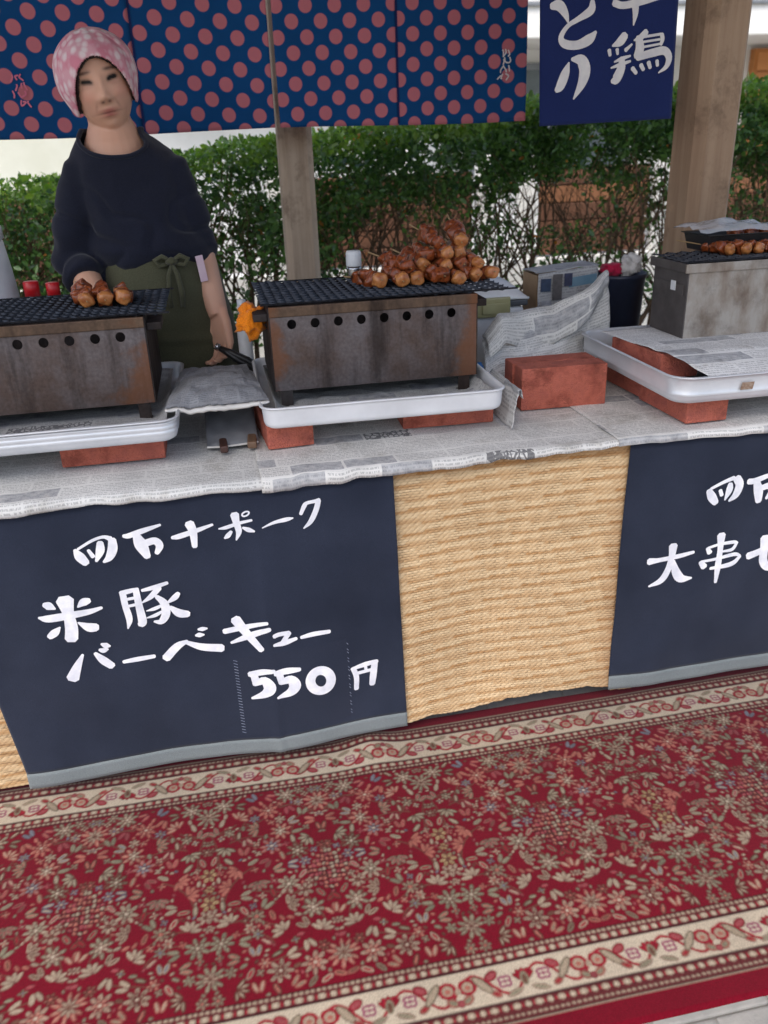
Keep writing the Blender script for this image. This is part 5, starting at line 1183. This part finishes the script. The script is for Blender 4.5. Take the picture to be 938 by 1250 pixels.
kn = G(); kn.tube([(bx_-.012,by_-.004,1.05),(bx_,by_-.010,1.052),(bx_+.012,by_-.004,1.05)], [.007,.010,.007], 10)
for s in (-1,1):
    kn.tube([(bx_,by_-.004,1.05),(bx_+s*.022,by_-.008,1.064),(bx_+s*.040,by_-.004,1.055),(bx_+s*.030,by_-.004,1.040),(bx_,by_-.004,1.048)], [.005,.006,.0065,.006,.004], 8)
    kn.tube([(bx_,by_-.006,1.046),(bx_+s*.010,by_-.012,1.02),(bx_+s*.016,by_-.015,.975),(bx_+s*.014,by_-.018,.94)], [.004,.006,.007,.005], 8)
kn.build('apron_bow', MT['apron'], ap, smooth=True)
# hair and cap
hair = G(); head_mesh(hair, .004, False, 40, 56, False)
def face_open(p, wx, wz, cz): return p[1] < .035 and (p[0]/wx)**2+((p[2]-cz)/wz)**2 < 1
def shell(name, infl, test, mat, thick, wob=None, scale=(1,1,1), nl=150, nt=230, puff=0):
    g = G(); vs = []
    for i in range(1, nl):
        for j in range(nt):
            p = head_pt(2*pi*j/nt, pi*i/nl, infl, False); sq = max(0, min(1, (p.z+.03)/.085))*puff; p = Vector((p.x*(scale[0]+sq), p.y*(scale[1]+sq*.7), p.z*scale[2]))
            if wob: p *= 1+wob(p)
            vs.append(p)
    fs = [(i*nt+j, (i+1)*nt+j, (i+1)*nt+(j+1)%nt, i*nt+(j+1)%nt) for i in range(nl-2) for j in range(nt)]+[tuple(range(nt))]
    fs = [f for f in fs if not test(sum((vs[i] for i in f), Vector())/len(f))]
    g.add([HC+HR@p for p in vs], fs); return g.build(name, mat, person, smooth=True, solid=thick)
MT['hair'] = pm('dark_hair', lin(28,22,20), lin(48,38,34), 40, .5, 0, .5, 300, .002, (1,1,.2))
shell('hair', .0045, lambda p: face_open(p, .0635+.009*nz2(p.x*45, p.z*45, 3)+(.003 if p.x > 0 else -.003), .1105, -.064) or p.z > .055 or p.z < -.055 or (p.y > .0 and p.z < -.07), MT['hair'], .003)
m, n, l, b = new_mat('pink_print_cotton'); tc = N(n, 'TexCoord'); mp = N(n, 'Mapping'); mp.inputs['Scale'].default_value = (1,1,.7); l.new(tc.outputs['Object'], mp.inputs['Vector'])
vo = N(n, 'TexVoronoi', Scale=62.0); vo.inputs['Randomness'].default_value = .8; l.new(mp.outputs[0], vo.inputs['Vector'])
rp = ramp(n, [(.30, lin(226,212,210)), (.62, lin(206,132,146))]); l.new(vo.outputs['Distance'], rp.inputs[0]); nz_ = N(n, 'TexNoise', Scale=24.0, Detail=3.0); l.new(tc.outputs['Object'], nz_.inputs['Vector'])
r2 = ramp(n, [(.40, lin(208,120,138)), (.56, lin(222,196,196))]); l.new(nz_.outputs['Fac'], r2.inputs[0])
l.new(mixc(n, l, .35, rp.outputs[0], r2.outputs[0]), b.inputs['Base Color']); b.inputs['Roughness'].default_value = .9; add_bump(n, l, b, nz_.outputs['Fac'], .4, .004)
def capw(p):
    a_ = math.atan2(p.y, p.x); low = max(0, (.02-p.z)/.12)
    return .05*nz2(p.x*18, p.z*18, 71+p.y*9)+.022*sin(a_*13+p.z*25)*(.35+low)+.05*max(0,min(1,(p.z+.02)/.08))*(1 if p.y > -.05 else .5)*.6
shell('cap', .0105, lambda p: face_open(p, .068, .114, -.064) or p.z < -.058+.006*nz2(p.x*20,p.y*20,4) or (p.y > .02 and p.z < -.05), m, .004, capw, (1.03,1.02,.965), puff=.15)

# pink card tucked at the apron, tongs in the hand
t_ = G().obox((-.0278, .640, 1.0262), (.019, .004, .064), .25, 0, -.12).build('card', pm('pink_card', lin(222,196,206), lin(212,182,196), 20, .5, 0, 0), None, bevel=.0015); tag(t_, "pink and white slim card tucked at the side of the apron", 'card')
t_ = thing('tongs', (.02, .585, .83), "dark steel tongs held in the cook's hand beside the middle grill", 'tongs')
for s in (-1,1):
    G().tube([(-.006,.568,.838),(.016+s*.004,.562,.826),(.048+s*.010,.556,.806),(.080+s*.006,.552,.784),(.100+s*.002,.550,.770)], [.007,.009,.010,.010,.007], 8).build('arm', MT['black'], t_, smooth=True)
G().tube([(-.016,.569,.845),(-.007,.568,.839)], [.009,.010], 10).build('hinge', MT['chrome'], t_, smooth=True)
